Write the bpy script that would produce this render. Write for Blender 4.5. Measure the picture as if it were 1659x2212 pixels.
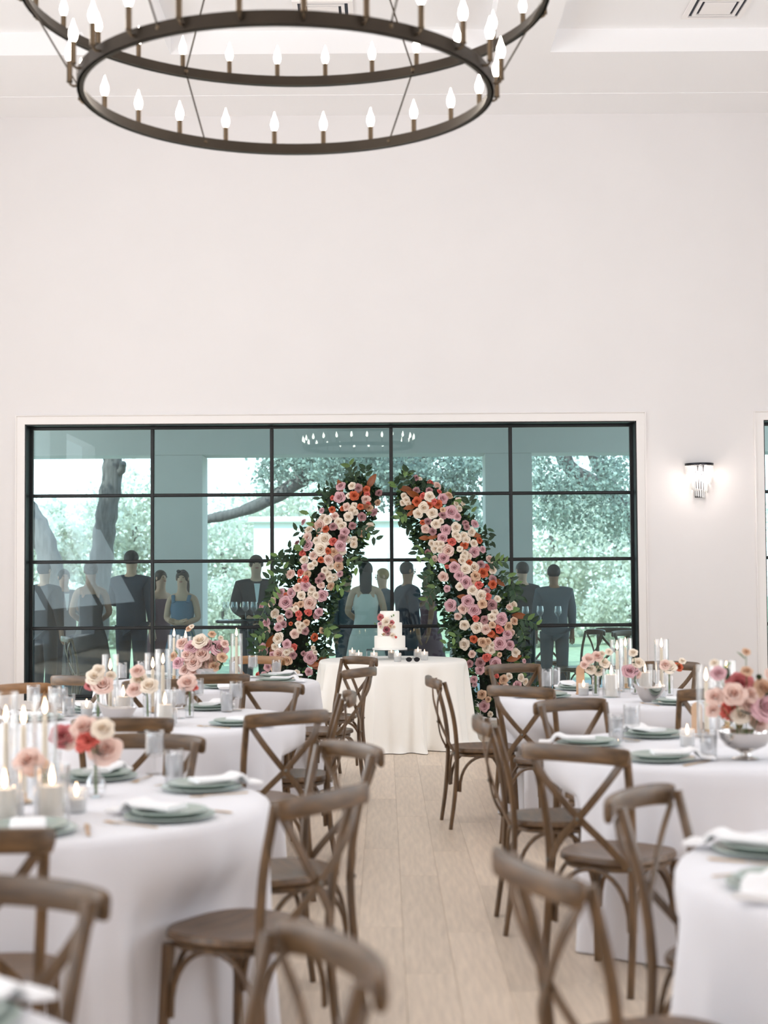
import bpy, math, random
import numpy as np
from mathutils import Vector, Matrix, Euler
random.seed(7); RNG = np.random.default_rng(7)
S = bpy.context.scene; COL = S.collection; PI = math.pi
for o in list(bpy.data.objects): bpy.data.objects.remove(o)

# ------------------------------------------------------------------ camera, world, sun, lights, exposure
F = 3300.0; CX, CY = 829.5, 1106.0; CAMH = 1.51
cd = bpy.data.cameras.new('camera'); cam = bpy.data.objects.new('camera', cd); COL.objects.link(cam)
cd.sensor_fit = 'HORIZONTAL'; cd.sensor_width = 25.1; cd.lens = F / 1659 * 25.1
cd.clip_start = 0.05; cd.clip_end = 400
PITCH = math.atan(139 / F)
CM = Matrix.Rotation(PI/2 + PITCH, 4, 'X') @ Matrix.Rotation(-0.0062, 4, 'Z')
cam.matrix_world = Matrix.Translation((0, 0, CAMH)) @ CM
cd.dof.use_dof = True; cd.dof.focus_distance = 14.4; cd.dof.aperture_fstop = 2.2
S.camera = cam
S.view_settings.view_transform = 'Standard'; S.view_settings.look = 'None'
S.view_settings.gamma = 1; S.view_settings.use_curve_mapping = False
S.view_settings.exposure = 0.0
S.cycles.max_bounces = 10; S.cycles.diffuse_bounces = 6; S.cycles.glossy_bounces = 4
S.cycles.transmission_bounces = 6; S.cycles.transparent_max_bounces = 40
S.cycles.caustics_reflective = False; S.cycles.caustics_refractive = False
S.cycles.sample_clamp_indirect = 6
w = bpy.data.worlds.new('sky'); S.world = w; w.use_nodes = True
nt = w.node_tree; bg = nt.nodes['Background']
tc = nt.nodes.new('ShaderNodeTexCoord'); sep = nt.nodes.new('ShaderNodeSeparateXYZ'); rp = nt.nodes.new('ShaderNodeValToRGB')
nt.links.new(tc.outputs['Generated'], sep.inputs[0]); nt.links.new(sep.outputs['Z'], rp.inputs[0])
rp.color_ramp.elements[0].position = 0.0; rp.color_ramp.elements[0].color = (1.0, 1.0, 1.0, 1)
rp.color_ramp.elements[1].position = 0.8; rp.color_ramp.elements[1].color = (0.55, 0.75, 1.0, 1)
nt.links.new(rp.outputs[0], bg.inputs[0]); bg.inputs[1].default_value = 3.0

def sun_lamp():
    l = bpy.data.lights.new('sun', 'SUN'); l.energy = 7.0; l.angle = 0.02; l.color = (1, .95, .86)
    o = bpy.data.objects.new('sun', l); COL.objects.link(o)
    o.rotation_euler = Vector((0.55, 0.75, -1.0)).to_track_quat('-Z', 'Y').to_euler()
sun_lamp()
def area(name, loc, target, sx, sy, e, col):
    l = bpy.data.lights.new(name, 'AREA'); l.shape = 'RECTANGLE'; l.size = sx; l.size_y = sy; l.energy = e; l.color = col
    o = bpy.data.objects.new(name, l); COL.objects.link(o); o.location = loc
    o.rotation_euler = (Vector(target) - Vector(loc)).to_track_quat('-Z', 'Z').to_euler(); return o
# daylight lamps added in the side-wall window openings, tilted up to brighten the ceiling
WL = [(-6.2, y) for y in (1.0, 5.5, 10.0)]
WR = [(6.2, y) for y in (1.0, 5.5, 10.0)]
for x, y in WL: area('daylight_fill', (x + .12, y, 2.35), (x + 3, y, 3.9), 3.0, 4.0, 92, (.84, .93, 1.0))
for x, y in WR: area('daylight_fill', (x - .12, y, 2.35), (x - 3, y, 3.9), 3.0, 4.0, 22, (.80, .91, 1.0))

def ray(px, py):
    d = CM.to_3x3() @ Vector(((px - CX) / F, (CY - py) / F, -1)); return d
def at_z(px, py, z=.766):
    d = ray(px, py); t = (z - CAMH) / d.z; return (d.x * t, d.y * t)
def at_y(px, py, y):
    d = ray(px, py); t = y / d.y; return Vector((d.x * t, y, CAMH + d.z * t))

# ------------------------------------------------------------------ materials
def lin(c):
    return tuple(((v/255) / 12.92 if v/255 <= .04045 else ((v/255 + .055) / 1.055) ** 2.4) for v in c) + (1,)
MATS = {}
def mat(name, rgb, rough=.6, metal=0.0, var=.0, vscale=8.0, stretch=None, bump=0.0, bscale=40, sheen=0, coat=0, rnd=0.0, emit=None, es=0, spec=.5, sss=0, trans=0):
    m = bpy.data.materials.new(name); m.use_nodes = True; n = m.node_tree.nodes; L = m.node_tree.links
    b = n['Principled BSDF']; c = lin(rgb)
    b.inputs['Base Color'].default_value = c; b.inputs['Roughness'].default_value = rough; b.inputs['Metallic'].default_value = metal
    b.inputs['Specular IOR Level'].default_value = spec
    if sheen: b.inputs['Sheen Weight'].default_value = sheen
    if coat: b.inputs['Coat Weight'].default_value = coat; b.inputs['Coat Roughness'].default_value = .25
    if emit: b.inputs['Emission Color'].default_value = lin(emit); b.inputs['Emission Strength'].default_value = es
    vec = None
    if var or bump:
        t = n.new('ShaderNodeTexCoord'); mp = n.new('ShaderNodeMapping'); L.new(t.outputs['Object'], mp.inputs[0])
        if stretch: mp.inputs['Scale'].default_value = stretch
        vec = mp.outputs[0]
    last = None
    if var:
        ns = n.new('ShaderNodeTexNoise'); ns.inputs['Scale'].default_value = vscale; ns.inputs['Detail'].default_value = 5
        L.new(vec, ns.inputs['Vector'])
        r = n.new('ShaderNodeValToRGB'); r.color_ramp.elements[0].position = .3; r.color_ramp.elements[1].position = .7
        r.color_ramp.elements[0].color = tuple(v * (1 - var) for v in c[:3]) + (1,)
        r.color_ramp.elements[1].color = tuple(min(1, v * (1 + var)) for v in c[:3]) + (1,)
        L.new(ns.outputs[0], r.inputs[0]); last = r.outputs[0]
    if rnd:
        oi = n.new('ShaderNodeObjectInfo'); g = n.new('ShaderNodeNewGeometry'); ad = n.new('ShaderNodeMath'); ad.operation = 'ADD'
        L.new(oi.outputs['Random'], ad.inputs[0]); L.new(g.outputs['Random Per Island'], ad.inputs[1])
        fr = n.new('ShaderNodeMath'); fr.operation = 'FRACT'; L.new(ad.outputs[0], fr.inputs[0])
        mr = n.new('ShaderNodeMapRange'); mr.inputs['To Min'].default_value = 1 - rnd; mr.inputs['To Max'].default_value = 1 + rnd
        L.new(fr.outputs[0], mr.inputs[0])
        h = n.new('ShaderNodeHueSaturation'); L.new(mr.outputs[0], h.inputs['Value'])
        if last is not None: L.new(last, h.inputs['Color'])
        else: h.inputs['Color'].default_value = c
        last = h.outputs[0]
    if last is not None: L.new(last, b.inputs['Base Color'])
    if bump:
        nb = n.new('ShaderNodeTexNoise'); nb.inputs['Scale'].default_value = bscale; nb.inputs['Detail'].default_value = 4
        L.new(vec, nb.inputs['Vector']); bp = n.new('ShaderNodeBump'); bp.inputs['Strength'].default_value = bump; bp.inputs['Distance'].default_value = .01
        L.new(nb.outputs[0], bp.inputs['Height']); L.new(bp.outputs[0], b.inputs['Normal'])
    if trans:
        tr = n.new('ShaderNodeBsdfTranslucent'); mx = n.new('ShaderNodeMixShader'); mx.inputs[0].default_value = trans
        if last is not None: L.new(last, tr.inputs[0])
        else: tr.inputs[0].default_value = c
        out = n['Material Output']; L.new(b.outputs[0], mx.inputs[1]); L.new(tr.outputs[0], mx.inputs[2]); L.new(mx.outputs[0], out.inputs[0])
    MATS[name] = m; return m
def thin_glass(name, tint, base_refl, edge, rough=0.0, wavy=0, milk=0.0):
    m = bpy.data.materials.new(name); m.use_nodes = True; n = m.node_tree.nodes; L = m.node_tree.links
    n.remove(n['Principled BSDF']); out = n['Material Output']
    tr = n.new('ShaderNodeBsdfTransparent'); tr.inputs[0].default_value = tint + (1,)
    gl = n.new('ShaderNodeBsdfGlossy'); gl.inputs['Roughness'].default_value = rough
    lw = n.new('ShaderNodeLayerWeight'); lw.inputs['Blend'].default_value = .35
    mr = n.new('ShaderNodeMapRange'); mr.inputs['To Min'].default_value = base_refl; mr.inputs['To Max'].default_value = edge
    L.new(lw.outputs['Facing'], mr.inputs[0])
    mx = n.new('ShaderNodeMixShader'); L.new(mr.outputs[0], mx.inputs[0]); L.new(tr.outputs[0], mx.inputs[1]); L.new(gl.outputs[0], mx.inputs[2])
    last = mx.outputs[0]
    if milk:
        df = n.new('ShaderNodeBsdfDiffuse'); df.inputs[0].default_value = (.98, .985, 1, 1)
        m2 = n.new('ShaderNodeMixShader'); m2.inputs[0].default_value = milk; L.new(last, m2.inputs[1]); L.new(df.outputs[0], m2.inputs[2]); last = m2.outputs[0]
    L.new(last, out.inputs[0])
    if wavy:
        t = n.new('ShaderNodeTexCoord'); mp = n.new('ShaderNodeMapping'); mp.inputs['Scale'].default_value = (1.0, 1.0, .8)
        ns = n.new('ShaderNodeTexNoise'); ns.inputs['Scale'].default_value = 1.1; ns.inputs['Detail'].default_value = .5
        L.new(t.outputs['Object'], mp.inputs[0]); L.new(mp.outputs[0], ns.inputs['Vector'])
        bp = n.new('ShaderNodeBump'); bp.inputs['Strength'].default_value = wavy; bp.inputs['Distance'].default_value = .05
        L.new(ns.outputs[0], bp.inputs['Height']); L.new(bp.outputs[0], gl.inputs['Normal'])
    MATS[name] = m; return m
def emis(name, rgb, s):
    m = bpy.data.materials.new(name); m.use_nodes = True; n = m.node_tree.nodes; L = m.node_tree.links
    n.remove(n['Principled BSDF']); e = n.new('ShaderNodeEmission'); e.inputs[0].default_value = lin(rgb); e.inputs[1].default_value = s
    L.new(e.outputs[0], n['Material Output'].inputs[0]); MATS[name] = m; return m

M = MATS
mat('wall_paint', (238, 235, 235), .75, var=.01, vscale=1.5)
mat('ceiling_paint', (250, 249, 250), .8)
mat('trim_paint', (246, 242, 240), .4)
mat('black_steel', (22, 26, 28), .38, spec=.5)
mat('oak_floor', (216, 198, 178), .38, var=.12, vscale=5, stretch=(9, .8, 1), bump=.08, bscale=30, rnd=.10)
mat('floor_base', (150, 128, 108), .8)
mat('dark_wood', (98, 73, 47), .34, var=.5, vscale=5, stretch=(1.2, 9, 9), bump=.12, bscale=50, coat=.18)
mat('dark_wood_upright', (98, 73, 47), .34, var=.42, vscale=6, stretch=(8, 8, 1.0), bump=.12, bscale=50, coat=.18)
mat('warm_wood', (150, 108, 66), .42, var=.22, vscale=7, stretch=(1.2, 6, 6), coat=.2)
mat('bolt_steel', (120, 118, 112), .35, metal=1)
mat('linen', (228, 226, 230), .85, bump=.10, bscale=220, sheen=.25, var=.015, vscale=3)
mat('satin_linen', (248, 244, 237), .45, bump=.03, bscale=120, sheen=.3)
mat('napkin', (246, 245, 246), .85, bump=.08, bscale=160)
mat('sage_ceramic', (164, 178, 170), .3, coat=.3)
mat('gold', (214, 178, 130), .28, metal=.9)
mat('silver', (205, 200, 196), .16, metal=1)
mat('wax', (253, 248, 240), .5, trans=.2)
mat('wax_taper', (244, 230, 206), .5)
mat('tan_card', (214, 176, 142), .6, var=.06, vscale=10, stretch=(1, 1, 6))
mat('paper', (248, 246, 242), .7)
mat('icing', (250, 247, 240), .5, bump=.03, bscale=60)
mat('black_plastic', (16, 18, 24), .2)
mat('bronze', (62, 54, 46), .38, metal=.75, var=.1, vscale=6)
mat('brass_sleeve', (92, 78, 62), .35, metal=.8)
mat('leaf_green', (40, 66, 42), .5, rnd=.35, trans=.15)
mat('leaf_light', (104, 134, 74), .5, rnd=.25, trans=.2)
mat('leaf_eucalyptus', (92, 118, 100), .55, rnd=.2, trans=.15)
mat('magnolia_brown', (142, 76, 32), .45, var=.2, vscale=20, rnd=.2)
mat('stem_green', (96, 122, 70), .5)
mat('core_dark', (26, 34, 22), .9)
mat('petal_white', (250, 238, 222), .6, rnd=.04, trans=.25)
mat('petal_blush', (244, 216, 204), .6, rnd=.05, trans=.25)
mat('petal_pink', (226, 182, 188), .6, rnd=.07, trans=.2)
mat('petal_mauve', (184, 138, 140), .6, rnd=.09, trans=.15)
mat('petal_orange', (206, 98, 60), .6, rnd=.10, trans=.15)
mat('petal_coral', (226, 110, 98), .6, rnd=.08, trans=.15)
mat('petal_tan', (228, 192, 162), .6, rnd=.06, trans=.2)
mat('petal_rose_red', (208, 120, 122), .6, rnd=.06, trans=.2)
mat('petal_plum', (150, 74, 84), .6)
mat('yellow_bud', (226, 220, 140), .6)
mat('stucco', (218, 214, 210), .9, var=.02, vscale=3)
mat('patio', (150, 152, 150), .8, var=.08, vscale=3, bump=.05)
mat('lawn', (138, 146, 116), .95, var=.3, vscale=9)
mat('bark', (100, 92, 90), .9, var=.35, vscale=9, stretch=(3, 3, .6), bump=.8, bscale=14)
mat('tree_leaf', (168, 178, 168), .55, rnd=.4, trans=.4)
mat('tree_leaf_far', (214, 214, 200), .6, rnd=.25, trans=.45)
mat('white_stucco', (240, 240, 238), .9)
mat('roof_dark', (110, 100, 95), .8)
mat('suit_navy', (38, 46, 62), .8)
mat('suit_black', (26, 28, 32), .8)
mat('suit_grey', (92, 98, 106), .85)
mat('dress_black', (24, 24, 28), .75)
mat('dress_blue', (92, 118, 142), .7)
mat('dress_ivory', (226, 220, 212), .7)
mat('dress_mauve', (120, 84, 96), .7)
mat('skin_light', (214, 168, 142), .55)
mat('skin_tan', (168, 118, 90), .55)
mat('hair_brown', (64, 44, 32), .6, var=.2, vscale=30)
mat('hair_dark', (28, 22, 20), .6)
mat('hair_blonde', (172, 136, 90), .6, var=.2, vscale=30)
mat('lip', (176, 92, 88), .5)
mat('shirt_white', (238, 238, 240), .7)
mat('vent_dark', (70, 74, 84), .8)
mat('crystal_cap', (34, 36, 42), .3, metal=.6)
thin_glass('window_glass', (.77, .92, .94), .040, .40)
thin_glass('clear_glass', (.985, .987, .988), .04, .7)
thin_glass('vessel_glass', (.985, .987, .99), .045, .6)
thin_glass('water', (.975, .98, .985), .05, .4, milk=.30)
thin_glass('ice', (.98, .985, .99), .25, .7, rough=.1, milk=.25)
thin_glass('frost_glass', (.88, .90, .91), .08, .5, milk=.22)
thin_glass('crystal', (.98, .97, .95), .2, .7, rough=.05, milk=.3)
emis('bulb_glow', (255, 242, 226), 26.0)
emis('flame_glow', (255, 210, 165), 12.0)
emis('sconce_glow', (255, 240, 226), 22.0)

# ------------------------------------------------------------------ mesh helpers
class MB:
    def __init__(s): s.v = []; s.f = []
    def add(s, vs, fs):
        k = len(s.v); s.v += [tuple(v) for v in vs]; s.f += [tuple(i + k for i in f) for f in fs]; return s
    def box(s, x0, x1, y0, y1, z0, z1, b=0):
        if b:
            v = []; 
            for z, q in ((z0, b), (z0 + b, 0), (z1 - b, 0), (z1, b)):
                v += [(x0 + q, y0 + q, z), (x1 - q, y0 + q, z), (x1 - q, y1 - q, z), (x0 + q, y1 - q, z)]
            f = [(3, 2, 1, 0), (12, 13, 14, 15)]
            for r in range(3):
                for i in range(4): a = r*4 + i; c = r*4 + (i+1) % 4; f.append((a, c, c + 4, a + 4))
            return s.add(v, f)
        v = [(x, y, z) for z in (z0, z1) for x, y in ((x0, y0), (x1, y0), (x1, y1), (x0, y1))]
        return s.add(v, [(3,2,1,0), (4,5,6,7), (0,1,5,4), (1,2,6,5), (2,3,7,6), (3,0,4,7)])
    def lathe(s, prof, n=24, c=(0,0,0), cap=True, a0=0, a1=2*PI, rib=0, ribn=0):
        full = abs(a1 - a0 - 2*PI) < 1e-6; m = n if full else n + 1
        v = []
        for r, z in prof:
            for i in range(m):
                a = a0 + (a1 - a0) * i / n; rr = r * (1 + rib * math.cos(ribn * a)) if r > 1e-5 else r
                v.append((c[0] + rr*math.cos(a), c[1] + rr*math.sin(a), c[2] + z))
        f = []
        for j in range(len(prof) - 1):
            for i in range(n if full else m - 1):
                k = (i + 1) % m; f.append((j*m + i, j*m + k, (j+1)*m + k, (j+1)*m + i))
        if cap and full:
            if prof[0][0] > 1e-4: f.append(tuple(reversed(range(m))))
            if prof[-1][0] > 1e-4: f.append(tuple(range((len(prof)-1)*m, len(prof)*m)))
        return s.add(v, f)
    def sweep(s, pts, wid, dep, ref=(0,0,1), sides=8, closed=False, pw=None, power=1.0):
        pts = [Vector(p) for p in pts]; n = len(pts); ref = Vector(ref); v = []
        for i, p in enumerate(pts):
            if closed: t = pts[(i+1) % n] - pts[i-1]
            else: t = pts[min(i+1, n-1)] - pts[max(i-1, 0)]
            t.normalize(); a = ref.cross(t)
            if a.length < 1e-4: a = Vector((1,0,0)).cross(t)
            a.normalize(); b = t.cross(a)
            q = pw[i] if pw else 1
            qq = q if isinstance(q, tuple) else (q, q)
            for k in range(sides):
                an = 2*PI*(k + .5)/sides; ca, sa = math.cos(an), math.sin(an)
                ca = math.copysign(abs(ca)**power, ca); sa = math.copysign(abs(sa)**power, sa)
                v.append(p + a*(ca*wid/2*qq[0]) + b*(sa*dep/2*qq[1]))
        f = []
        for j in range(n if closed else n - 1):
            j2 = (j + 1) % n
            for k in range(sides): k2 = (k+1) % sides; f.append((j*sides+k, j*sides+k2, j2*sides+k2, j2*sides+k))
        if not closed: f.append(tuple(reversed(range(sides)))); f.append(tuple(range((n-1)*sides, n*sides)))
        return s.add(v, f)
    def ell(s, c, r, n=12, m=8):
        prof = [(math.sin(PI*j/m), -math.cos(PI*j/m)) for j in range(m+1)]
        k = len(s.v); s.lathe([(max(p[0], 1e-6), p[1]) for p in prof], n, cap=False)
        for i in range(k, len(s.v)): x, y, z = s.v[i]; s.v[i] = (c[0]+x*r[0], c[1]+y*r[1], c[2]+z*r[2])
        return s
    def xf(s, mtx):
        s.v = [tuple(mtx @ Vector(v)) for v in s.v]; return s
    def mesh(s, name, m, smooth=35):
        me = bpy.data.meshes.new(name); me.from_pydata(s.v, [], s.f)
        if m: me.materials.append(M[m] if isinstance(m, str) else m)
        if smooth:
            me.shade_smooth()
            me.set_sharp_from_angle(angle=math.radians(smooth))
        me.update(); return me
def ob(name, me, parent=None, loc=None, rot=None, scale=None, m=None):
    o = bpy.data.objects.new(name, me); COL.objects.link(o)
    if parent: o.parent = parent
    if loc is not None: o.location = loc
    if rot is not None: o.rotation_euler = rot
    if scale is not None: o.scale = scale if hasattr(scale, '__len__') else (scale,)*3
    if m: o.material_slots[0].link = 'OBJECT'; o.material_slots[0].material = M[m]
    return o
def tag(o, label, cat, group=None, kind=None):
    o['label'] = label; o['category'] = cat
    if group: o['group'] = group
    if kind: o['kind'] = kind
    return o
def thing(name, label, cat, loc=(0,0,0), rz=0, group=None):
    o = ob(name, None, None, loc, (0,0,rz)); return tag(o, label, cat, group)
def struct(name, me, parent=None, **k):
    o = ob(name, me, parent, **k)
    if not parent: o['kind'] = 'structure'
    return o
def instances(tv, tf, pos, rot, sc):
    """numpy: copies of template verts tv (n,3)/faces tf at pos (k,3), rot (k,3,3), sc (k,)"""
    k = len(pos); n = len(tv)
    v = np.einsum('kij,nj->kni', rot, tv) * sc[:, None, None] + pos[:, None, :]
    f = (np.array(tf)[None] + (np.arange(k) * n)[:, None, None]).reshape(-1, len(tf[0]))
    return v.reshape(-1, 3), f
def np_mesh(name, v, f, m, smooth=True):
    me = bpy.data.meshes.new(name); nf, c = f.shape
    me.vertices.add(len(v)); me.vertices.foreach_set('co', v.astype(np.float32).ravel())
    me.loops.add(nf*c); me.loops.foreach_set('vertex_index', f.astype(np.int32).ravel())
    me.polygons.add(nf); me.polygons.foreach_set('loop_start', np.arange(0, nf*c, c, dtype=np.int32))
    me.update(calc_edges=True); me.materials.append(M[m])
    if smooth: me.shade_smooth()
    return me
def rand_rot(k, rng=RNG):
    q = rng.normal(size=(k, 4)); q /= np.linalg.norm(q, axis=1)[:, None]
    a, b, c, d = q.T
    return np.stack([1-2*(c*c+d*d), 2*(b*c-a*d), 2*(b*d+a*c), 2*(b*c+a*d), 1-2*(b*b+d*d), 2*(c*d-a*b), 2*(b*d-a*c), 2*(c*d+a*b), 1-2*(b*b+c*c)], axis=1).reshape(-1, 3, 3)
LEAF_V = np.array([(0,0,0), (.22,.3,.05), (.18,.7,.04), (0,1,-.06), (-.18,.7,.04), (-.22,.3,.05), (0,.45,-.03)])
LEAF_F = [(0,1,6), (1,2,6), (2,3,6), (3,4,6), (4,5,6), (5,0,6)]
def smooth01(t): t = max(0, min(1, t)); return t*t*(3-2*t)

# ------------------------------------------------------------------ room shell
Y1 = 16.0; XL, XR, YB = -6.2, 6.2, -4.0; TH = .28; H = 6.40; HR = 6.62
WX0, WX1, WZ0, WZ1 = -3.765, 2.655, .24, 3.125
W2X0, W2X1 = 3.99, 5.9
b = MB()
for x0, x1, z0, z1 in ((XL-TH, WX0, 0, 6.9), (WX0, WX1, 0, WZ0), (WX0, WX1, WZ1, 6.9), (WX1, W2X0, 0, 6.9), (W2X0, W2X1, WZ1, 6.9), (W2X0, W2X1, 0, WZ0), (W2X1, XR+TH, 0, 6.9)):
    b.box(x0, x1, Y1, Y1+TH, z0, z1)
struct('wall_back', b.mesh('wall_back', 'wall_paint', 0))
def side_wall(name, x0, x1):
    b = MB(); ys = [YB, -.5, 2.5, 4.0, 7.0, 8.5, 11.5, Y1]
    for i in range(0, 7):
        if i % 2 == 0: b.box(x0, x1, ys[i], ys[i+1], 0, 6.9)
        else: b.box(x0, x1, ys[i], ys[i+1], 0, .3); b.box(x0, x1, ys[i], ys[i+1], 4.4, 6.9)
    struct(name, b.mesh(name, 'wall_paint', 0))
side_wall('wall_left', XL-TH, XL); side_wall('wall_right', XR, XR+TH)
b = MB()
for x0, x1, z0, z1 in ((XL-TH, XR+TH, 0, 6.9),):
    b.box(x0, x1, YB-TH, YB, z0, z1)
struct('wall_front', b.mesh('wall_front', 'wall_paint', 0))
# ceiling: border at 6.40, tray recessed to 6.62 between flat beams
b = MB(); b.box(XL-TH, XR+TH, 14.1, Y1+TH, H, 7.0); b.box(XL-TH, XR+TH, YB-TH, 14.1, HR, 7.0); b.box(XL, XR, YB, -1, H, HR)
struct('ceiling', b.mesh('ceiling', 'ceiling_paint', 0))
for i, (x0, x1) in enumerate(((-2.68, -1.97), (1.0, 1.58), (4.6, 5.2))):
    struct('trim_%d' % (i+5), MB().box(x0, x1, -1, 14.1, H, HR).mesh('ceiling_beam', 'ceiling_paint', 0))
struct('trim_4', MB().box(XL, XR, 15.32, Y1, 6.394, H, 0).mesh('soffit_band', 'ceiling_paint', 0))
# floor: sub base + planks
fl = struct('floor', MB().box(XL, XR, YB, Y1, -.08, -.012).mesh('floor', 'floor_base', 0))
PW, PL = .19, 1.9
pm = MB().box(-PW/2+.0004, PW/2-.0004, -PL/2+.0005, PL/2-.0005, -.012, 0, .0008).mesh('plank', 'oak_floor', 0)
spots = []
rr = random.Random(3)
for i in range(int((XR-XL)/PW) + 1):
    x = XL + PW*(i+.5)
    if x + PW/2 > XR + .01: continue
    off = rr.random()*PL
    y = YB - off + PL/2
    while y - PL/2 < Y1:
        y0, y1 = max(YB, y-PL/2), min(Y1, y+PL/2)
        if y1-y0 > .05: spots.append((x, (y0+y1)/2, y1-y0))
        y += PL
def plank_rank(s):
    x, y, l = s
    if y < 1.5: return 99
    px = abs(x)/y
    vis = 0 if (-.75 < x < .9) else 3
    return y*.3 + vis + (10 if px > .27 else 0)
spots.sort(key=plank_rank)
for x, y, l in spots[:290]:
    ob('plank', pm, fl, (x, y, 0), None, (1, l/PL, 1))
b = MB()
for x, y, l in spots[290:]: b.box(x-PW/2+.0004, x+PW/2-.0004, y-l/2+.0005, y+l/2-.0005, -.012, 0)
o = ob('plank', b.mesh('planks', 'oak_floor', 0), fl); o['kind'] = 'stuff'
# baseboards
b = MB().box(XL, W2X0-.1, Y1-.018, Y1, 0, .14, .004); struct('baseboard_back', b.mesh('bb', 'trim_paint', 0))
struct('baseboard_left', MB().box(XL, XL+.018, YB, Y1-.02, 0, .14, .004).mesh('bb', 'trim_paint', 0))
struct('baseboard_right', MB().box(XR-.018, XR, YB, Y1-.02, 0, .14, .004).mesh('bb', 'trim_paint', 0))
# window casings
def casing(name, x0, x1, z0, z1, wd=.085):
    b = MB()
    def ring(o_, i_, y0):
        b.box(x0-o_, x0-i_, y0, Y1, z0-o_, z1+o_, .004); b.box(x1+i_, x1+o_, y0, Y1, z0-o_, z1+o_, .004)
        b.box(x0-i_, x1+i_, y0, Y1, z1+i_, z1+o_, .004); b.box(x0-i_, x1+i_, y0, Y1, z0-o_, z0-i_, .004)
    ring(wd, .0, Y1-.018); ring(wd+.012, wd, Y1-.03)
    return struct(name, b.mesh(name, 'trim_paint', 0))
casing('trim_1', WX0, WX1, WZ0, WZ1); casing('trim_2', W2X0, W2X1, WZ0, WZ1)
def win(name, x0, x1, z0, z1, nx, nz, ytop=None):
    r = ob(name, None, None, ((x0+x1)/2, Y1, z0)); r['kind'] = 'structure'
    ox, oz = (x0+x1)/2, z0
    def add(nm, b, m): return ob(nm, b.mesh(nm, m, 0), r, (-ox, -Y1, -oz))
    d0, d1 = Y1-.004, Y1+.24; t = .035
    b = MB(); b.box(x0, x0+.012, d0, d1, z0, z1); b.box(x1-.012, x1, d0, d1, z0, z1); b.box(x0, x1, d0, d1, z1-.012, z1); b.box(x0, x1, d0, d1, z0, z0+.012)
    ft = .04
    for xx0, xx1, zz0, zz1 in ((x0+.012, x0+ft, z0+.012, z1-.012), (x1-ft, x1-.012, z0+.012, z1-.012), (x0+ft, x1-ft, z1-ft, z1-.012), (x0+ft, x1-ft, z0+.012, z0+ft)):
        b.box(xx0, xx1, Y1+.185, Y1+.235, zz0, zz1, .004)
    add('frame', b, 'black_steel')
    gx0, gx1, gz0, gz1 = x0+ft, x1-ft, z0+ft, z1-ft
    sx = (gx1-gx0)/nx; sz = (gz1-gz0)/nz
    for i in range(1, nx):
        x = gx0+i*sx; b = MB().box(x-.019, x+.019, Y1+.19, Y1+.23, gz0, gz1, .004); b.box(x-.012, x+.012, Y1+.178, Y1+.19, gz0, gz1, .003); add('mullion', b, 'black_steel')
    for j in range(1, nz):
        z = gz0+j*sz; b = MB().box(gx0, gx1, Y1+.194, Y1+.226, z-.018, z+.018, .004); b.box(gx0, gx1, Y1+.182, Y1+.194, z-.010, z+.010, .003); add('muntin', b, 'black_steel')
    for i in range(nx):
        for j in range(nz):
            pc = Vector((gx0+(i+.5)*sx, Y1+.21, gz0+(j+.5)*sz)); prn = random.Random(i*7+j*3+nx)
            pb = MB().box(-sx/2+.002, sx/2-.002, -.003, .003, -sz/2+.002, sz/2-.002)
            ob('pane', pb.mesh('pane', 'window_glass', 0), r, (pc.x-ox, pc.y-Y1, pc.z-oz), (prn.uniform(-.002, .002), 0, prn.uniform(-.0025, .0025)))
    return r
win('window_1', WX0, WX1, WZ0, WZ1, 5, 4)
win('window_2', W2X0, W2X1, WZ0, WZ1, 2, 4)

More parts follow.
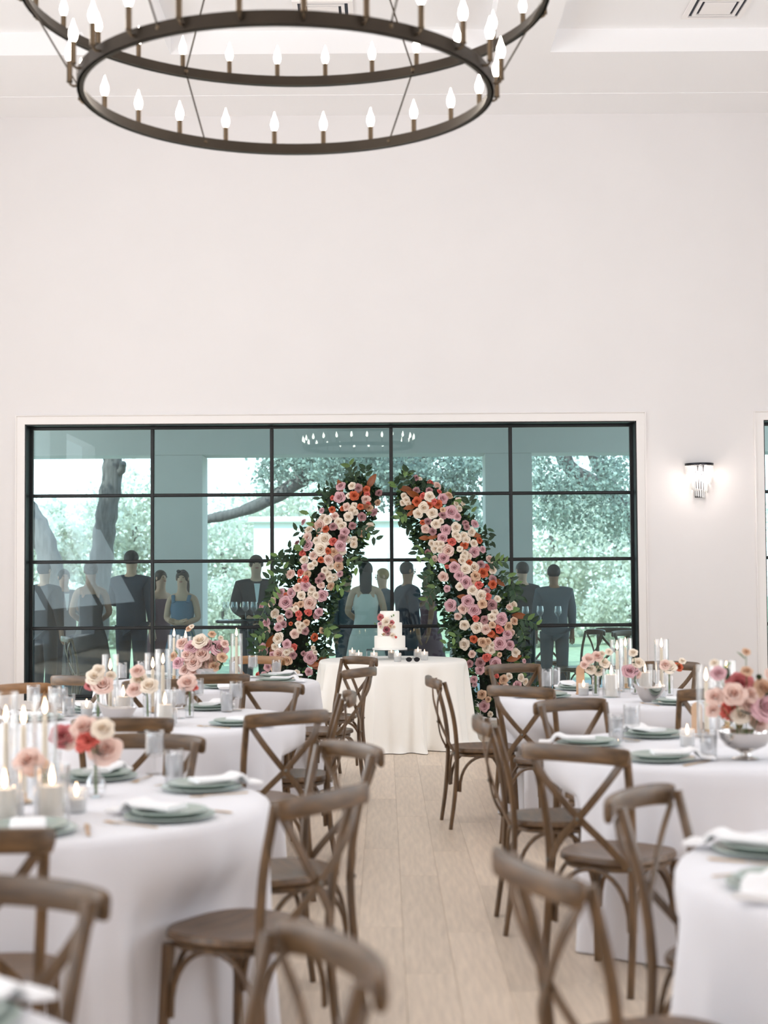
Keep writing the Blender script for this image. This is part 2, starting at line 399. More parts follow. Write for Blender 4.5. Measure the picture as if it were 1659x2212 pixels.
# ------------------------------------------------------------------ chairs
def arc(p0, p1, p2, n=8):
    p0, p1, p2 = map(Vector, (p0, p1, p2))
    return [p0*(1-t)**2 + p1*2*t*(1-t) + p2*t*t for t in [i/n for i in range(n+1)]]
def catmull(P, n=5):
    P = [Vector(p) for p in P]; Q = [P[0]*2-P[1]] + P + [P[-1]*2-P[-2]]; out = []
    for i in range(1, len(Q)-2):
        for k in range(n):
            t = k/n; a, b_, c, d = Q[i-1:i+3]
            out.append(.5*((2*b_) + (c-a)*t + (2*a-5*b_+4*c-d)*t*t + (3*b_-a-3*c+d)*t**3))
    out.append(P[-1]); return out
def chair_meshes():
    D = {}
    # seat
    N = 32; out = []
    for i in range(N):
        a = 2*PI*i/N; c, s_ = math.cos(a), math.sin(a)
        x = math.copysign(abs(c)**.62, c); y = math.copysign(abs(s_)**.62, s_)
        wx = .205 if y > 0 else .205 - .035*(-y)
        out.append((x*wx, y*.200))
    b = MB(); v = []; f = []
    rings = [(.94, .446), (1.0, .452), (1.0, .466), (.975, .474), (.85, .472), (.55, .466), (.2, .463)]
    for sc, z in rings: v += [(x*sc, y*sc, z) for x, y in out]
    for j in range(len(rings)-1):
        for i in range(N): k = (i+1) % N; f.append((j*N+i, j*N+k, (j+1)*N+k, (j+1)*N+i))
    f.append(tuple(reversed(range(N)))); f.append(tuple(range(6*N, 7*N)))
    b.add(v, f); D['seat'] = b.mesh('seat', 'dark_wood', 50)
    # hoop under the seat
    pts = [(x*.88, y*.86, .434) for x, y in out]
    D['seat_frame'] = MB().sweep(pts, .022, .024, closed=True, sides=6).mesh('seat_frame', 'dark_wood')
    for sgn, nm in ((-1, 'rl'), (1, 'rr')):
        path = catmull([(sgn*.182, -.235, 0), (sgn*.178, -.205, .22), (sgn*.172, -.192, .45), (sgn*.182, -.212, .66), (sgn*.196, -.268, .875)], 5)
        D[nm] = MB().sweep(path, .030, .027, ref=(0,1,0), sides=8, power=.75, pw=[.85+.15*min(1, i/6) for i in range(len(path))]).mesh('leg', 'dark_wood_upright')
        path = [(sgn*.182, .172, 0), (sgn*.176, .160, .22), (sgn*.170, .148, .40), (sgn*.170, .146, .434)]
        D['f'+nm[1]] = MB().sweep(path, .036, .036, ref=(0,1,0), sides=8, power=.7, pw=[.72, .86, 1.05, 1.05]).mesh('leg', 'dark_wood_upright')
    # top rail: bent band, bulging backwards, rounded ends
    pts = []; pw = []
    for i in range(19):
        t = -1 + 2*i/18; x = .222*math.sin(t*PI/2*.96)/math.sin(PI/2*.96)
        y = -.286 - .052*math.cos(t*PI/2)**1.1; pts.append((x, y, .857 + .012*(1-t*t)))
        e = 1-abs(t); q = min(1, math.sqrt(max(.0, e/.13))) if e < .13 else 1
        pw.append((max(.35, q), max(.18, q)))
    D['top_rail'] = MB().sweep(pts, .026, .064, sides=10, power=.6, pw=pw).mesh('top_rail', 'dark_wood')
    for k, sgn in enumerate((-1, 1)):
        o_ = -.010*k
        path = catmull([(sgn*.188, -.284, .842), (sgn*.115, -.288+o_, .745), (0, -.268+o_, .625), (-sgn*.10, -.238+o_, .53), (-sgn*.160, -.206, .452)], 4)
        D['x%d' % k] = MB().sweep(path, .030, .010, ref=(0,1,0), sides=6, power=.6).mesh('cross_brace', 'dark_wood_upright')
    def arch(a, b_, mz=.43):
        a, b_ = Vector(a), Vector(b_); m_ = (a+b_)/2; m_.z = mz
        p = []
        for i in range(17):
            t = i/16; e = math.cos(PI*t)*-1; q = a.lerp(b_, (e+1)/2 if False else (1-math.cos(PI*t))/2)
            z = a.z + (mz-a.z)*math.sin(PI*t)**.8; p.append((q.x, q.y, z))
        return MB().sweep(p, .019, .017, ref=(b_-a).cross(Vector((0,0,1))), sides=6).mesh('arch_brace', 'dark_wood_upright')
    D['a0'] = arch((-.155, .150, .22), (.155, .150, .22)); D['a1'] = arch((-.155, -.185, .22), (.155, -.185, .22))
    D['a2'] = arch((-.172, -.175, .22), (-.172, .135, .22)); D['a3'] = arch((.172, -.175, .22), (.172, .135, .22))
    D['bolt'] = MB().lathe([(.0001, .006), (.006, .005), (.008, 0)], 10).xf(Matrix.Rotation(PI/2, 4, 'X')).mesh('bolt', 'bolt_steel')
    return D
CH = chair_meshes()
def chair(x, y, face, label, group=None, name='dining_chair', warm=False):
    """x,y: centre of the back rail; face: direction the sitter looks, radians"""
    dx, dy = math.cos(face), math.sin(face)
    r = thing(name, label, 'chair', (x + dx*.30, y + dy*.30, 0), face - PI/2, group)
    mm = 'warm_wood' if warm else None
    ob('seat', CH['seat'], r, m=mm); ob('seat_frame', CH['seat_frame'], r, m=mm); ob('top_rail', CH['top_rail'], r, m=mm)
    for k in ('rl', 'rr', 'fl', 'fr'): ob('leg', CH[k], r, m=mm)
    for k in ('x0', 'x1'): ob('cross_brace', CH[k], r, m=mm)
    for k in ('a0', 'a1', 'a2', 'a3'): ob('arch_brace', CH[k], r, m=mm)
    for p in ((-.205, -.305, .857), (.205, -.305, .857), (0, -.282, .625), (-.172, -.208, .452), (.172, -.208, .452)): ob('bolt', CH['bolt'], r, p)
    return r

TR = .79; TZ = .765
TAB = {'L0': (-1.15, 2.11), 'L1': (-1.18, 5.10), 'L2': (-1.22, 8.08), 'L3': (-1.26, 10.9), 'R0': (1.53, 3.84), 'R1': (1.49, 6.62), 'R2': (1.48, 9.40)}
TN = {'L0': 'nearest left table', 'L1': 'front left table', 'L2': 'middle left table', 'L3': 'back left table', 'R0': 'nearest right table', 'R1': 'middle right table', 'R2': 'back right table'}
CHAIRS = [ # table, px of rail, D, twist deg, label, warm
 ('L3', 557, 11.85, 0, 'light brown chair back behind the goblets of the back left table', True),
 ('L3', 463, 9.74, 0, 'dark brown chair with rounded rail end, its back to camera, at back left table', False),
 ('L3', 170, 9.65, 0, 'brown chair beside the window corner, behind white blooms of the middle left table', False),
 ('L2', 40, 8.90, 0, 'leftmost chair rail against the white wall, at middle left table', True),
 ('L2', 345, 9.20, 0, 'brown chair mostly hidden behind candles on the far side of the middle left table', False),
 ('L2', 590, 8.95, 0, 'brown chair facing camera with curled rail ends at middle left table', False),
 ('L2', 620, 7.02, 0, 'chair with large X back toward camera at the near right of the middle left table', False),
 ('L2', 748, 8.15, 0, 'edge-on chair by the aisle at the right of the middle left table', False),
 ('L3', 776, 10.3, 0, 'chair with seat in view by the aisle, right of the back left table', False),
 ('L3', 777, 11.7, 0, 'farthest aisle chair, directly in front of the white cake table', False),
 ('L1', 700, 4.45, 0, 'large blurred chair with round seat in view, near right of front left table', False),
 ('L1', 757, 5.65, 4, 'aisle chair facing camera between two chairs, far right of the front left table', False),
 ('L1', 330, 6.00, 0, 'chair facing camera on the far side of the front left table behind water glasses', False),
 ('L2', 265, 6.75, 0, 'dark chair rail just behind roses, near side of the middle left table', False),
 ('L1', -78, 3.79, 0, 'chair cut by the left edge with its back to the front left table side', False),
 ('L0', 34, 3.13, 0, 'blurred chair facing camera at bottom left behind the nearest left table', False),
 ('L0', 706, 2.60, 0, 'nearest blurred chair at the bottom centre with its rail turned right', False),
 ('R2', 936, 9.35, 4, 'side-on chair standing alone by the aisle in front of the cake table', False),
 ('R2', 1105, 10.6, 0, 'chair facing camera in front of the right flower column', False),
 ('R2', 1120, 8.52, 0, 'chair with back to camera at near left of the back right table', False),
 ('R1', 1042, 6.66, 4, 'edge-on chair by the aisle left of the middle right table', False),
 ('R1', 1227, 7.58, 0, 'chair facing camera on the far left of the middle right table', False),
 ('R1', 1235, 5.57, 0, 'chair with full seat in view, its back to camera, at the middle right table', False),
 ('R0', 1375, 4.38, 0, 'blurred chair facing camera at far left of the nearest right table', False),
 ('R0', 1150, 3.33, -4, 'nearest right-hand chair with curved rail seen edge-on over the floor', False),
 ('R2', 1541, 8.28, 0, 'chair half hidden by a candle glass, near side of the back right table', False),
 ('R2', 1440, 10.8, 0, 'chair against the wall on the far side of the back right table', False),
]
PUSH = {k: [] for k in TAB}
for t, px, D, tw, lab, warm in CHAIRS:
    cx, cy = TAB[t]; x = (px - 830)/3300*D; ang = math.atan2(cy - D, cx - x)
    dist = math.hypot(cx - x, cy - D); f = ang + math.radians(tw)
    chair(x, D, f, lab, None, warm=warm)
    PUSH[t].append((ang + PI, dist - .30 - .22))

# ------------------------------------------------------------------ tablecloths
def tablecloth(name, cx, cy, R, label, m, push=(), nf=9, amp=.03, seed=1, flare=.05, pool=False, group=None):
    rg = random.Random(seed); N = 200; v = []; f = []
    ph = [rg.random()*6.28 for _ in range(6)]
    fr = [nf, nf*1.7, nf*.5, nf*2.6]
    prof = [(0, TZ), (R*.5, TZ), (R*.93, TZ), (R*.985, TZ-.002), (R, TZ-.010), (R+.008, TZ-.026)]
    nz = 16; rows = []
    for r, z in prof: rows.append([(r, z)]*N)
    for j in range(1, nz+1):
        t = j/nz; z = (TZ-.026)*(1-t) + .006*t; row = []
        for i in range(N):
            a = 2*PI*i/N
            ws = a + .10*math.sin(2*a+ph[4]) + .05*math.sin(5*a+ph[5])
            w_ = (1-abs(math.sin(round(fr[0])*ws*.5+ph[0]))**.8*2)*.8 + .45*math.sin(round(fr[1])*ws+ph[1]+.5*t) + .35*math.sin(round(fr[2])*a+ph[2])
            env = t**.75
            rr_ = R + .010 + flare*t**1.3 + amp*env*w_
            if pool and t > .93: rr_ += (t-.93)/.07*.05*(.6+w_*.6)
            for pa, pr in push:
                d = (a - pa + PI) % (2*PI) - PI
                hw = .22/max(.5, min(pr, R))  # half angle of the seat
                wd = 1 - smooth01((abs(d) - hw)/.16) if abs(d) > hw else 1
                # flat seat front: allow the distance along the ray
                lim = pr/max(.6, math.cos(min(abs(d), .8)))
                wz = smooth01((TZ-.10 - z)/.20)
                if lim < rr_: rr_ = rr_*(1-wd*wz) + lim*wd*wz
            row.append((rr_, z))
        rows.append(row)
    for row in rows:
        for i, (r, z) in enumerate(row): a = 2*PI*i/N; v.append((r*math.cos(a), r*math.sin(a), z))
    for j in range(len(rows)-1):
        for i in range(N):
            k = (i+1) % N
            if j == 0: f.append((0, N+i, N+k)) if False else f.append((j*N+i, (j+1)*N+i, (j+1)*N+k, j*N+k))
            else: f.append((j*N+i, (j+1)*N+i, (j+1)*N+k, j*N+k))
    # single centre vertex for the top
    b = MB(); b.v = [(0, 0, TZ)] + v[N:]
    b.f = []
    for fc in f:
        if fc[0] < N:
            i = fc[0]; b.f.append((0, 1+i, 1+(i+1) % N))
        else: b.f.append(tuple(q-N+1 for q in fc))
    me = b.mesh(name, m, 60)
    o = ob(name, me, None, (cx, cy, 0)); return tag(o, label, 'tablecloth', group)
CLOTH = {'L0': 'pale cloth of the nearest left table, cut off at the bottom left corner', 'L1': 'large round white tablecloth with soft folds at the front left',
 'L2': 'white tablecloth of the middle left table behind the chair with large X', 'L3': 'white tablecloth of the back left table beside the flower column',
 'R0': 'bluish white tablecloth cut off at the bottom right corner', 'R1': 'white tablecloth of the middle right table with silver flower bowl', 'R2': 'white tablecloth of the back right table with wooden sign'}
for i, (k, (cx, cy)) in enumerate(TAB.items()):
    tablecloth('tablecloth', cx, cy, TR, CLOTH[k], 'linen', PUSH[k], nf=14+2*(i % 3), amp=.036, seed=20+i, group='white round guest tablecloths')
CKX, CKY = .07, 13.75
tablecloth('cake_tablecloth', CKX, CKY, .655, 'ivory draped cloth of the cake table falling in deep folds to the floor', 'satin_linen', (), nf=12, amp=.085, seed=5, flare=.05, pool=True)

# ------------------------------------------------------------------ flowers
def rose_mesh(name, K=6, ruffle=.0, seed=1, openness=1.0):
    rg = random.Random(seed); b = MB(); tint = []
    for k in range(K):
        f_ = k/(K-1); n = (2, 3, 3, 4, 5, 5, 6)[k]; r1 = (.06+.39*f_**.9)*openness; zt = .34-.26*f_**1.5; a0 = rg.random()*6.28
        for p in range(n):
            ac = a0 + 2*PI*p/n + rg.uniform(-.12, .12); hw = PI/n*1.30; v = []; tw = rg.uniform(.90, 1.08); dz = rg.uniform(-.02, .03)
            for t, rs in ((.0, .30), (.5, .80), (.85, .93), (1.0, 1.12)):
                for c_ in range(5):
                    s_ = -1 + c_/2; aa = ac + hw*s_*(.45+.55*min(1, t*1.7))*(1-.22*(t == 1))
                    rr_ = r1*rs*tw*(1-.05*s_*s_) + ruffle*rg.uniform(-1, 1)*t + (.05*f_*(1-abs(s_)) if t == 1 else 0)
                    rr_ += .018*(-1 if p % 2 else 1)*s_*t
                    z = -.14 + (zt+.14+dz)*(t**1.1) - (.02+.05*f_)*(t == 1) - .05*s_**2*t + ruffle*rg.uniform(-1, 1)*t
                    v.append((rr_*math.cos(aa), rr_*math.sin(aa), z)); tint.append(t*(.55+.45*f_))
            b.add(v, [(r*5+c, r*5+c+1, (r+1)*5+c+1, (r+1)*5+c) for r in range(3) for c in range(4)])
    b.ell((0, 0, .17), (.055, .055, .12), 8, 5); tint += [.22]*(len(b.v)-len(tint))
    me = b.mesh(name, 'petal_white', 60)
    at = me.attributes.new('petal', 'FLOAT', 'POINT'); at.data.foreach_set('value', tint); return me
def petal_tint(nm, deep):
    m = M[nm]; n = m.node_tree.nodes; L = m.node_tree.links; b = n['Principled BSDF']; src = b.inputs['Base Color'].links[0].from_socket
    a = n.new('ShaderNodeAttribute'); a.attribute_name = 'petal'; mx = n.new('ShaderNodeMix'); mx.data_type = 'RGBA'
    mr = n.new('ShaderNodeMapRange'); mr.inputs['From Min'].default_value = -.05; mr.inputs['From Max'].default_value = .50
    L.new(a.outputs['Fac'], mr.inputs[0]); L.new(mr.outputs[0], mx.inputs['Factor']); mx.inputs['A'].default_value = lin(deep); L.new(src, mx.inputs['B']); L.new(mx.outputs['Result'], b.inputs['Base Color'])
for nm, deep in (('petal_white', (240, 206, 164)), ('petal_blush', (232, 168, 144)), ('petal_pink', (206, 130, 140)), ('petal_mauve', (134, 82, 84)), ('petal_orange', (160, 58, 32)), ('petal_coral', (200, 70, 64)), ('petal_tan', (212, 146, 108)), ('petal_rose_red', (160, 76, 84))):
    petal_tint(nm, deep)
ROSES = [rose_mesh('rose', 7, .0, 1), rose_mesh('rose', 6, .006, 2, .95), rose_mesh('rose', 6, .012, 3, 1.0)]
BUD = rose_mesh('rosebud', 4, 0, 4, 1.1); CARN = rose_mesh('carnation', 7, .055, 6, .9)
PC = {'W': 'petal_white', 'B': 'petal_blush', 'P': 'petal_pink', 'M': 'petal_mauve', 'O': 'petal_orange', 'C': 'petal_coral', 'T': 'petal_tan', 'S': 'petal_white', 'R': 'petal_rose_red', 'D': 'petal_plum'}
PNAME = {'W': 'cream white rose', 'B': 'blush rose', 'P': 'pale pink rose', 'M': 'dusty mauve rose', 'O': 'terracotta rose', 'C': 'coral carnation', 'T': 'peach rose', 'S': 'small cream spray rose', 'R': 'deep pink rose', 'D': 'plum rose'}
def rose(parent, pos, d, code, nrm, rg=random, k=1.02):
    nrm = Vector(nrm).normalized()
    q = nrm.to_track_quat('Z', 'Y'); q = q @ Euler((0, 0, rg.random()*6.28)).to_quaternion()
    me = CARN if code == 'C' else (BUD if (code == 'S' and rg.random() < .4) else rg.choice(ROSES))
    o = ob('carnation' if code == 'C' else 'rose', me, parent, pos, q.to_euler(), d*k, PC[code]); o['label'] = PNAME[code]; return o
FL_L = [(630,1020,8.295,"880,250,150P 1080,245,120W 1195,285,130M 1340,310,110O 1560,370,110M 735,460,90C 855,450,190P 1030,420,90W 1120,420,150O 1345,400,110C 1335,490,140B 1540,545,100T 1370,565,90C 1390,640,120T 1475,720,140P 540,690,90P 725,670,110O 915,650,90O 980,620,130B 1120,600,110S 1080,680,110S 1140,720,100S 1230,620,90O 775,790,130B 1020,795,150W 1260,800,130M 560,820,130S 640,860,150S 215,890,110P 510,960,200B 840,890,130S 745,975,130M 900,960,150S 1090,960,120M 1395,980,140W 310,1030,130W 610,1020,120O 950,1070,140P 1240,1105,110T 280,1170,150B 440,1225,110W 600,1195,200W 750,1240,140C 910,1170,130M 1005,1210,110S 1120,1210,110S 1115,1290,110S 100,1270,110M 290,1310,180P 520,1380,200W 645,1415,110O 870,1320,170P 760,1430,150T 910,1420,130W 195,1450,120C 395,1490,140B 225,1570,150W 525,1570,100O 660,1570,160B 840,1550,140M"),
 (540,1170,8.295,"1450,440,120W 1585,440,150T 985,460,120P 1090,440,120S 1160,390,110S 725,580,160B 905,560,120C 1020,580,120T 1340,520,120W 1290,620,130M 1400,590,110S 1430,670,110S 1510,640,110S 1610,580,100P 1230,700,120M 1275,780,120B 1450,800,130T 990,680,130C 895,700,80O 995,790,160P 850,830,130B 740,920,170P 555,920,140P 640,960,80O 920,965,140W 1110,860,130S 1110,930,120S 1190,960,110S 1290,970,190P 395,1080,150B 210,1160,120P 645,1090,220P 835,1150,110T 910,1120,110T 1070,1100,200B 710,1230,110S 820,1210,110S 445,1290,150W 700,1300,130M 870,1290,120C 1045,1270,120C 1240,1260,140P 1190,1330,110M 540,1380,130B 290,1450,150P 880,1380,80C 510,1530,140P 600,1480,110M 315,1590,130B 870,1480,110S 940,1510,120S 900,1580,110S 1010,1450,100T 990,1600,130M 1290,1590,100T 730,1470,60O"),
 (530,1320,8.295,"885,410,140B 590,490,190W 1240,470,120O 745,590,140P 870,650,120C 325,680,180P 530,640,120W 740,740,110S 820,700,110S 850,790,120M 600,770,200B 480,780,100P 750,890,160T 1160,830,190P 1215,660,80S 1250,750,80S 1040,760,80M 400,1000,130P 520,1040,130T 1140,1090,130P 220,1140,90C 340,1140,110P 800,1110,90M 910,1110,110W")]
FL_R = [(850,1010,8.295,"405,185,100M 480,205,70W 660,270,110C 785,330,140B 410,410,110M 640,410,110M 525,510,110C 645,520,160W 425,610,140O 190,510,90S 230,580,100S 170,630,90S 265,645,80S 725,610,110C 640,670,120O 800,660,140O 885,555,170P 990,500,130T 1180,590,110S 1240,640,110S 1130,650,90S 1180,740,100S 545,720,180W 440,820,150W 695,815,170W 885,760,90T 880,855,130M 1030,800,200P 1140,875,140P 820,430,80C 520,985,80O 615,970,120M 765,1010,160W 850,960,90W 575,1100,130B 705,1145,130M 940,1110,170P 1120,1070,170W 1290,1000,110M 1310,1060,110M 1455,1010,140P 1400,1150,150W 880,1260,160P 1110,1200,120S 1150,1240,110S 1170,1290,90S 1260,1220,110S 1300,1290,130W 1045,1330,140C 1270,1390,120O 1540,1305,110O 1440,1360,130W 690,1360,120S 780,1370,120S 850,1370,120S 740,1450,120S 830,1470,110S 980,1490,200B 1450,1510,180P 1600,1470,120P 1190,1460,100W 1280,1540,120S 1250,1600,120S 1330,1600,110S 615,1530,110M 900,1620,180P 735,1640,110B"),
 (900,1190,6.636,"680,90,90S 655,140,100S 755,170,80O 1050,120,110B 435,225,60C 540,235,130P 700,260,130W 830,235,120S 920,200,110M 1000,235,90C 950,315,130O 1090,275,110W 845,360,130T 610,350,120P 705,450,160P 380,370,130B 800,430,90T 895,490,110C 620,510,110W 800,560,130W 1090,410,110M 1090,480,110O 435,540,90P 1000,580,100M 925,640,140W 1015,650,100C 1160,690,90W 945,760,110T 735,725,150P 1080,780,140M 1380,780,120W 1330,810,90B 485,780,150P 665,830,130B 825,850,170P 1120,880,90W 590,940,100B 845,970,90C 975,990,100M 1080,950,110W 1215,980,160P 1400,1005,110T 685,1065,120W 860,1100,150W 990,1120,120B 1085,1060,90T 1180,1125,110C 1315,1085,110T 1065,1185,100O 1300,1195,130P 1370,1170,80B 820,1265,100O 950,1310,130T 1020,1300,90T 685,1340,140W 1000,1400,90S 1080,1350,90S 1070,1420,110S 1190,1330,170P 1330,1350,130P 1420,1460,110W 795,1480,100B 1005,1525,110C 910,1600,120M 760,1620,90M 1130,1610,150P 1190,1490,60T 1450,1210,50S"),
 (970,1340,8.295,"555,890,150P 850,1000,80C 980,1060,150T 1080,1000,110W 1290,1030,130W 1370,1100,100S 1230,1160,150P 855,1160,100O 1020,1190,110B 445,1060,120P 460,1150,90P 590,1330,150T 630,1540,170P 1345,730,80P 700,1420,100T 740,1680,90W")]
AY = 15.15   # depth of the flower columns' axis
def flower_column(label, lists, axis, mags, sprigs, seed):
    rg = random.Random(seed); rn = np.random.default_rng(seed)
    A = [(at_y(px, py, AY), hw/F*AY) for px, py, hw in axis]
    base = A[-1][0]; base = Vector((base.x, AY, 0))
    r = thing('flower_column', label, 'floral arch', base)
    def near(p):
        best = None
        for i in range(len(A)-1):
            a, b_ = A[i][0], A[i+1][0]; d = b_-a; t = max(0, min(1, (p-a).dot(d)/d.dot(d))); q = a+d*t
            k = (p-q).length
            if best is None or k < best[0]: best = (k, q, A[i][1]*(1-t)+A[i+1][1]*t)
        return best
    # frame core
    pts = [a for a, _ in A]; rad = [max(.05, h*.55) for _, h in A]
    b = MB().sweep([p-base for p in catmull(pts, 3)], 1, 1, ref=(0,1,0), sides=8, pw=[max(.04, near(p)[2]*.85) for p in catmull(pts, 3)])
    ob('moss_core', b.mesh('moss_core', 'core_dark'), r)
    for ox, oy, sc, s_ in lists:
        for tok in s_.split():
            code = tok[-1]; u, v, d = map(float, tok[:-1].split(','))
            px, py, dp = ox+u/sc, oy+v/sc, d/sc
            p = at_y(px, py, AY); k, q, hw = near(p)
            off = min(k/(hw*1.15), 1); dep = hw*1.0*math.sqrt(max(0, 1-off*off)) + .03
            y = AY - dep - rg.uniform(0, .03)
            p = at_y(px, py, y); n = (p-q); n = Vector((n.x*.9, -abs(n.y)-.10, n.z*.9)).normalized() + Vector((rg.uniform(-.2,.2), 0, rg.uniform(-.1,.25)))
            rose(r, p-base, dp/F*y, code, n, rg, 1.2)
    # foliage along the axis
    def leaf_points(k, lo, hi, fr=None):
        P = []; R_ = []
        while len(P) < k:
            i = rg.randrange(len(A)-1); t = rg.random(); c = A[i][0].lerp(A[i+1][0], t); hw = A[i][1]*(1-t)+A[i+1][1]*t
            th = rg.uniform(0, 2*PI); rad_ = hw*rg.uniform(lo, hi)
            if math.sin(th) > .6 and rg.random() < .6: continue
            dv = Vector((math.cos(th), math.sin(th)*.75, 0)); ax = (A[i+1][0]-A[i][0]).normalized()
            side = Vector((ax.z, 0, -ax.x)); dv = side*math.cos(th) + Vector((0, 1, 0))*math.sin(th)*.8
            p = c + dv*rad_; 
            if p.z < .04: p.z = .04 + rg.random()*.05
            P.append((p - base, dv)); 
        return P
    def orient(dv):
        y = (dv + Vector((rg.uniform(-.8,.8), rg.uniform(-.8,.4), rg.uniform(-.6,.9)))).normalized()
        z = Vector((rg.uniform(-.7,.7), -1, rg.uniform(-.2,.9))); x = y.cross(z).normalized(); z = x.cross(y)
        return np.array([[x.x, y.x, z.x], [x.y, y.y, z.y], [x.z, y.z, z.z]])
    for nm, cnt, lo, hi, s0, s1, mm in (('foliage', 2500, .50, .98, .045, .080, 'leaf_green'), ('foliage', 300, .75, 1.06, .045, .07, 'leaf_light'), ('foliage', 240, .75, 1.08, .05, .08, 'leaf_eucalyptus')):
        P = leaf_points(cnt, lo, hi)
        v, f = instances(LEAF_V, LEAF_F, np.array([tuple(p) for p, _ in P]), np.stack([orient(d) for _, d in P]), rn.uniform(s0, s1, cnt))
        o = ob(nm, np_mesh(nm, v, f, mm), r); o['kind'] = 'stuff'
    lm = bpy.data.meshes.new('leaf'); lm.from_pydata([tuple(q) for q in LEAF_V], [], LEAF_F); lm.shade_smooth(); lm.materials.append(M['leaf_green'])
    # sprigs: stems of leaves that stick out
    def sprig(px, py, qx, qy, y, n):
        a, c = at_y(px, py, y), at_y(qx, qy, y-.08)
        mid = (a+c)/2 + Vector((0, -.03, .05))
        path = arc(a, mid, c, 6)
        ob('stem', MB().sweep([q-base for q in path], .004, .004, sides=4).mesh('stem', 'stem_green'), r)
        for i in range(n):
            t = (i+1)/n; q = a*(1-t)**2 + mid*2*t*(1-t) + c*t*t; d = (c-a).normalized(); sd = 1 if i % 2 else -1
            yv = (d*.6 + Vector((-d.z, 0, d.x))*sd*.9 + Vector((0, rg.uniform(-.4,.2), 0))).normalized()
            z = Vector((rg.uniform(-.4,.4), -1, rg.uniform(-.2,.5))); x = yv.cross(z).normalized(); z = x.cross(yv)
            m3 = Matrix((x, yv, z)).transposed()
            ob('leaf', lm, r, q-base, m3.to_euler(), rg.uniform(.075, .105), 'leaf_light' if rg.random() < .3 else 'leaf_green')
    for s_ in sprigs: sprig(*s_)
    for i in range(26):
        k = rg.randrange(len(A)-1); c, hw = A[k]; t = rg.random(); c = c.lerp(A[k+1][0], t); ax = (A[k+1][0]-A[k][0]).normalized(); sd = rg.choice((-1, 1)); side = Vector((ax.z, 0, -ax.x))*sd
        a = c + side*hw*.7 + Vector((0, -.1, 0)); e = c + side*(hw*1.0+rg.uniform(.0, .12)) + Vector((0, -.12, rg.uniform(-.12, .1)))
        path = arc(a, (a+e)/2+Vector((0, 0, .03)), e, 4)
        if min(q.z for q in path) < .05: continue
        ob('stem', MB().sweep([q-base for q in path], .004, .004, sides=4).mesh('stem', 'stem_green'), r)
        for j in range(5):
            q = a.lerp(e, .3+.7*j/4); d = (e-a).normalized(); yv = (d*.7+Vector((-d.z, 0, d.x))*(1 if j % 2 else -1)*.8+Vector((0, rg.uniform(-.5,.2), 0))).normalized()
            z = Vector((rg.uniform(-.4,.4), -1, rg.uniform(-.2,.5))); x = yv.cross(z).normalized(); z = x.cross(yv)
            ob('leaf', lm, r, q-base, Matrix((x, yv, z)).transposed().to_euler(), rg.uniform(.06, .095), 'leaf_green')
    mg = MB(); v = []; 
    for j in range(9):
        t = j/8; wv = .21*math.sin(PI*min(1, t*.96+.02))**.8
        for c in range(5): s_ = -1+c/2; v.append((s_*wv, t, .10*abs(s_)*wv*4*.5 - .12*t*t))
    mg.add(v, [(j*5+c, j*5+c+1, (j+1)*5+c+1, (j+1)*5+c) for j in range(8) for c in range(4)])
    mgm = mg.mesh('magnolia_leaf', 'magnolia_brown', 60)
    for px, py, L_, ang, *g in mags:
        q = at_y(px, py, AY); k, c_, hw = near(q); off = min(k/(hw*1.15), 1); y = AY - hw*math.sqrt(max(0, 1-off*off))*.95 - .05
        p = at_y(px, py, y); a = math.radians(ang)
        yv = Vector((math.cos(a), -.35, math.sin(a))).normalized(); z = Vector((rg.uniform(-.3,.3), -1, rg.uniform(-.3,.3))); x = yv.cross(z).normalized(); z = x.cross(yv)
        mm = 'leaf_green' if g else 'magnolia_brown'
        o = ob('magnolia_leaf', mgm, r, p-base - yv*(L_/F*y*.5), Matrix((x, yv, z)).transposed().to_euler(), L_/F*y, 'leaf_light' if g else None)
    return r
flower_column('left rose and greenery column leaning right toward the arch top, beside the cake', FL_L,
 [(800,1045,26), (768,1080,48), (742,1130,58), (715,1185,62), (690,1240,62), (662,1290,66), (645,1345,68), (635,1400,70), (635,1450,74), (640,1500,70), (642,1552,62)],
 [(802,1040,38,60), (735,1050,30,110), (786,1095,26,200), (682,1138,30,130), (690,1165,26,-60), (583,1387,34,60), (588,1408,28,-80), (677,1435,30,0), (688,1440,30,10), (696,1425,26,20), (778,1062,24,80)],
 [(770,1040,755,1005,14.95,7), (790,1035,790,1012,14.9,6), (640,1225,580,1212,14.95,9), (625,1240,583,1250,14.9,9), (615,1235,600,1200,14.9,8), (660,1200,648,1180,14.95,5), (770,1140,812,1165,14.9,8), (740,1200,770,1225,14.9,7), (715,1260,742,1275,14.9,6), (590,1290,560,1340,14.85,8), (585,1360,550,1385,14.85,9), (580,1400,548,1420,14.85,8), (700,1350,720,1375,14.9,8), (700,1400,712,1425,14.9,6), (600,1260,583,1300,14.9,7), (690,1170,668,1110,14.9,4)], 11)
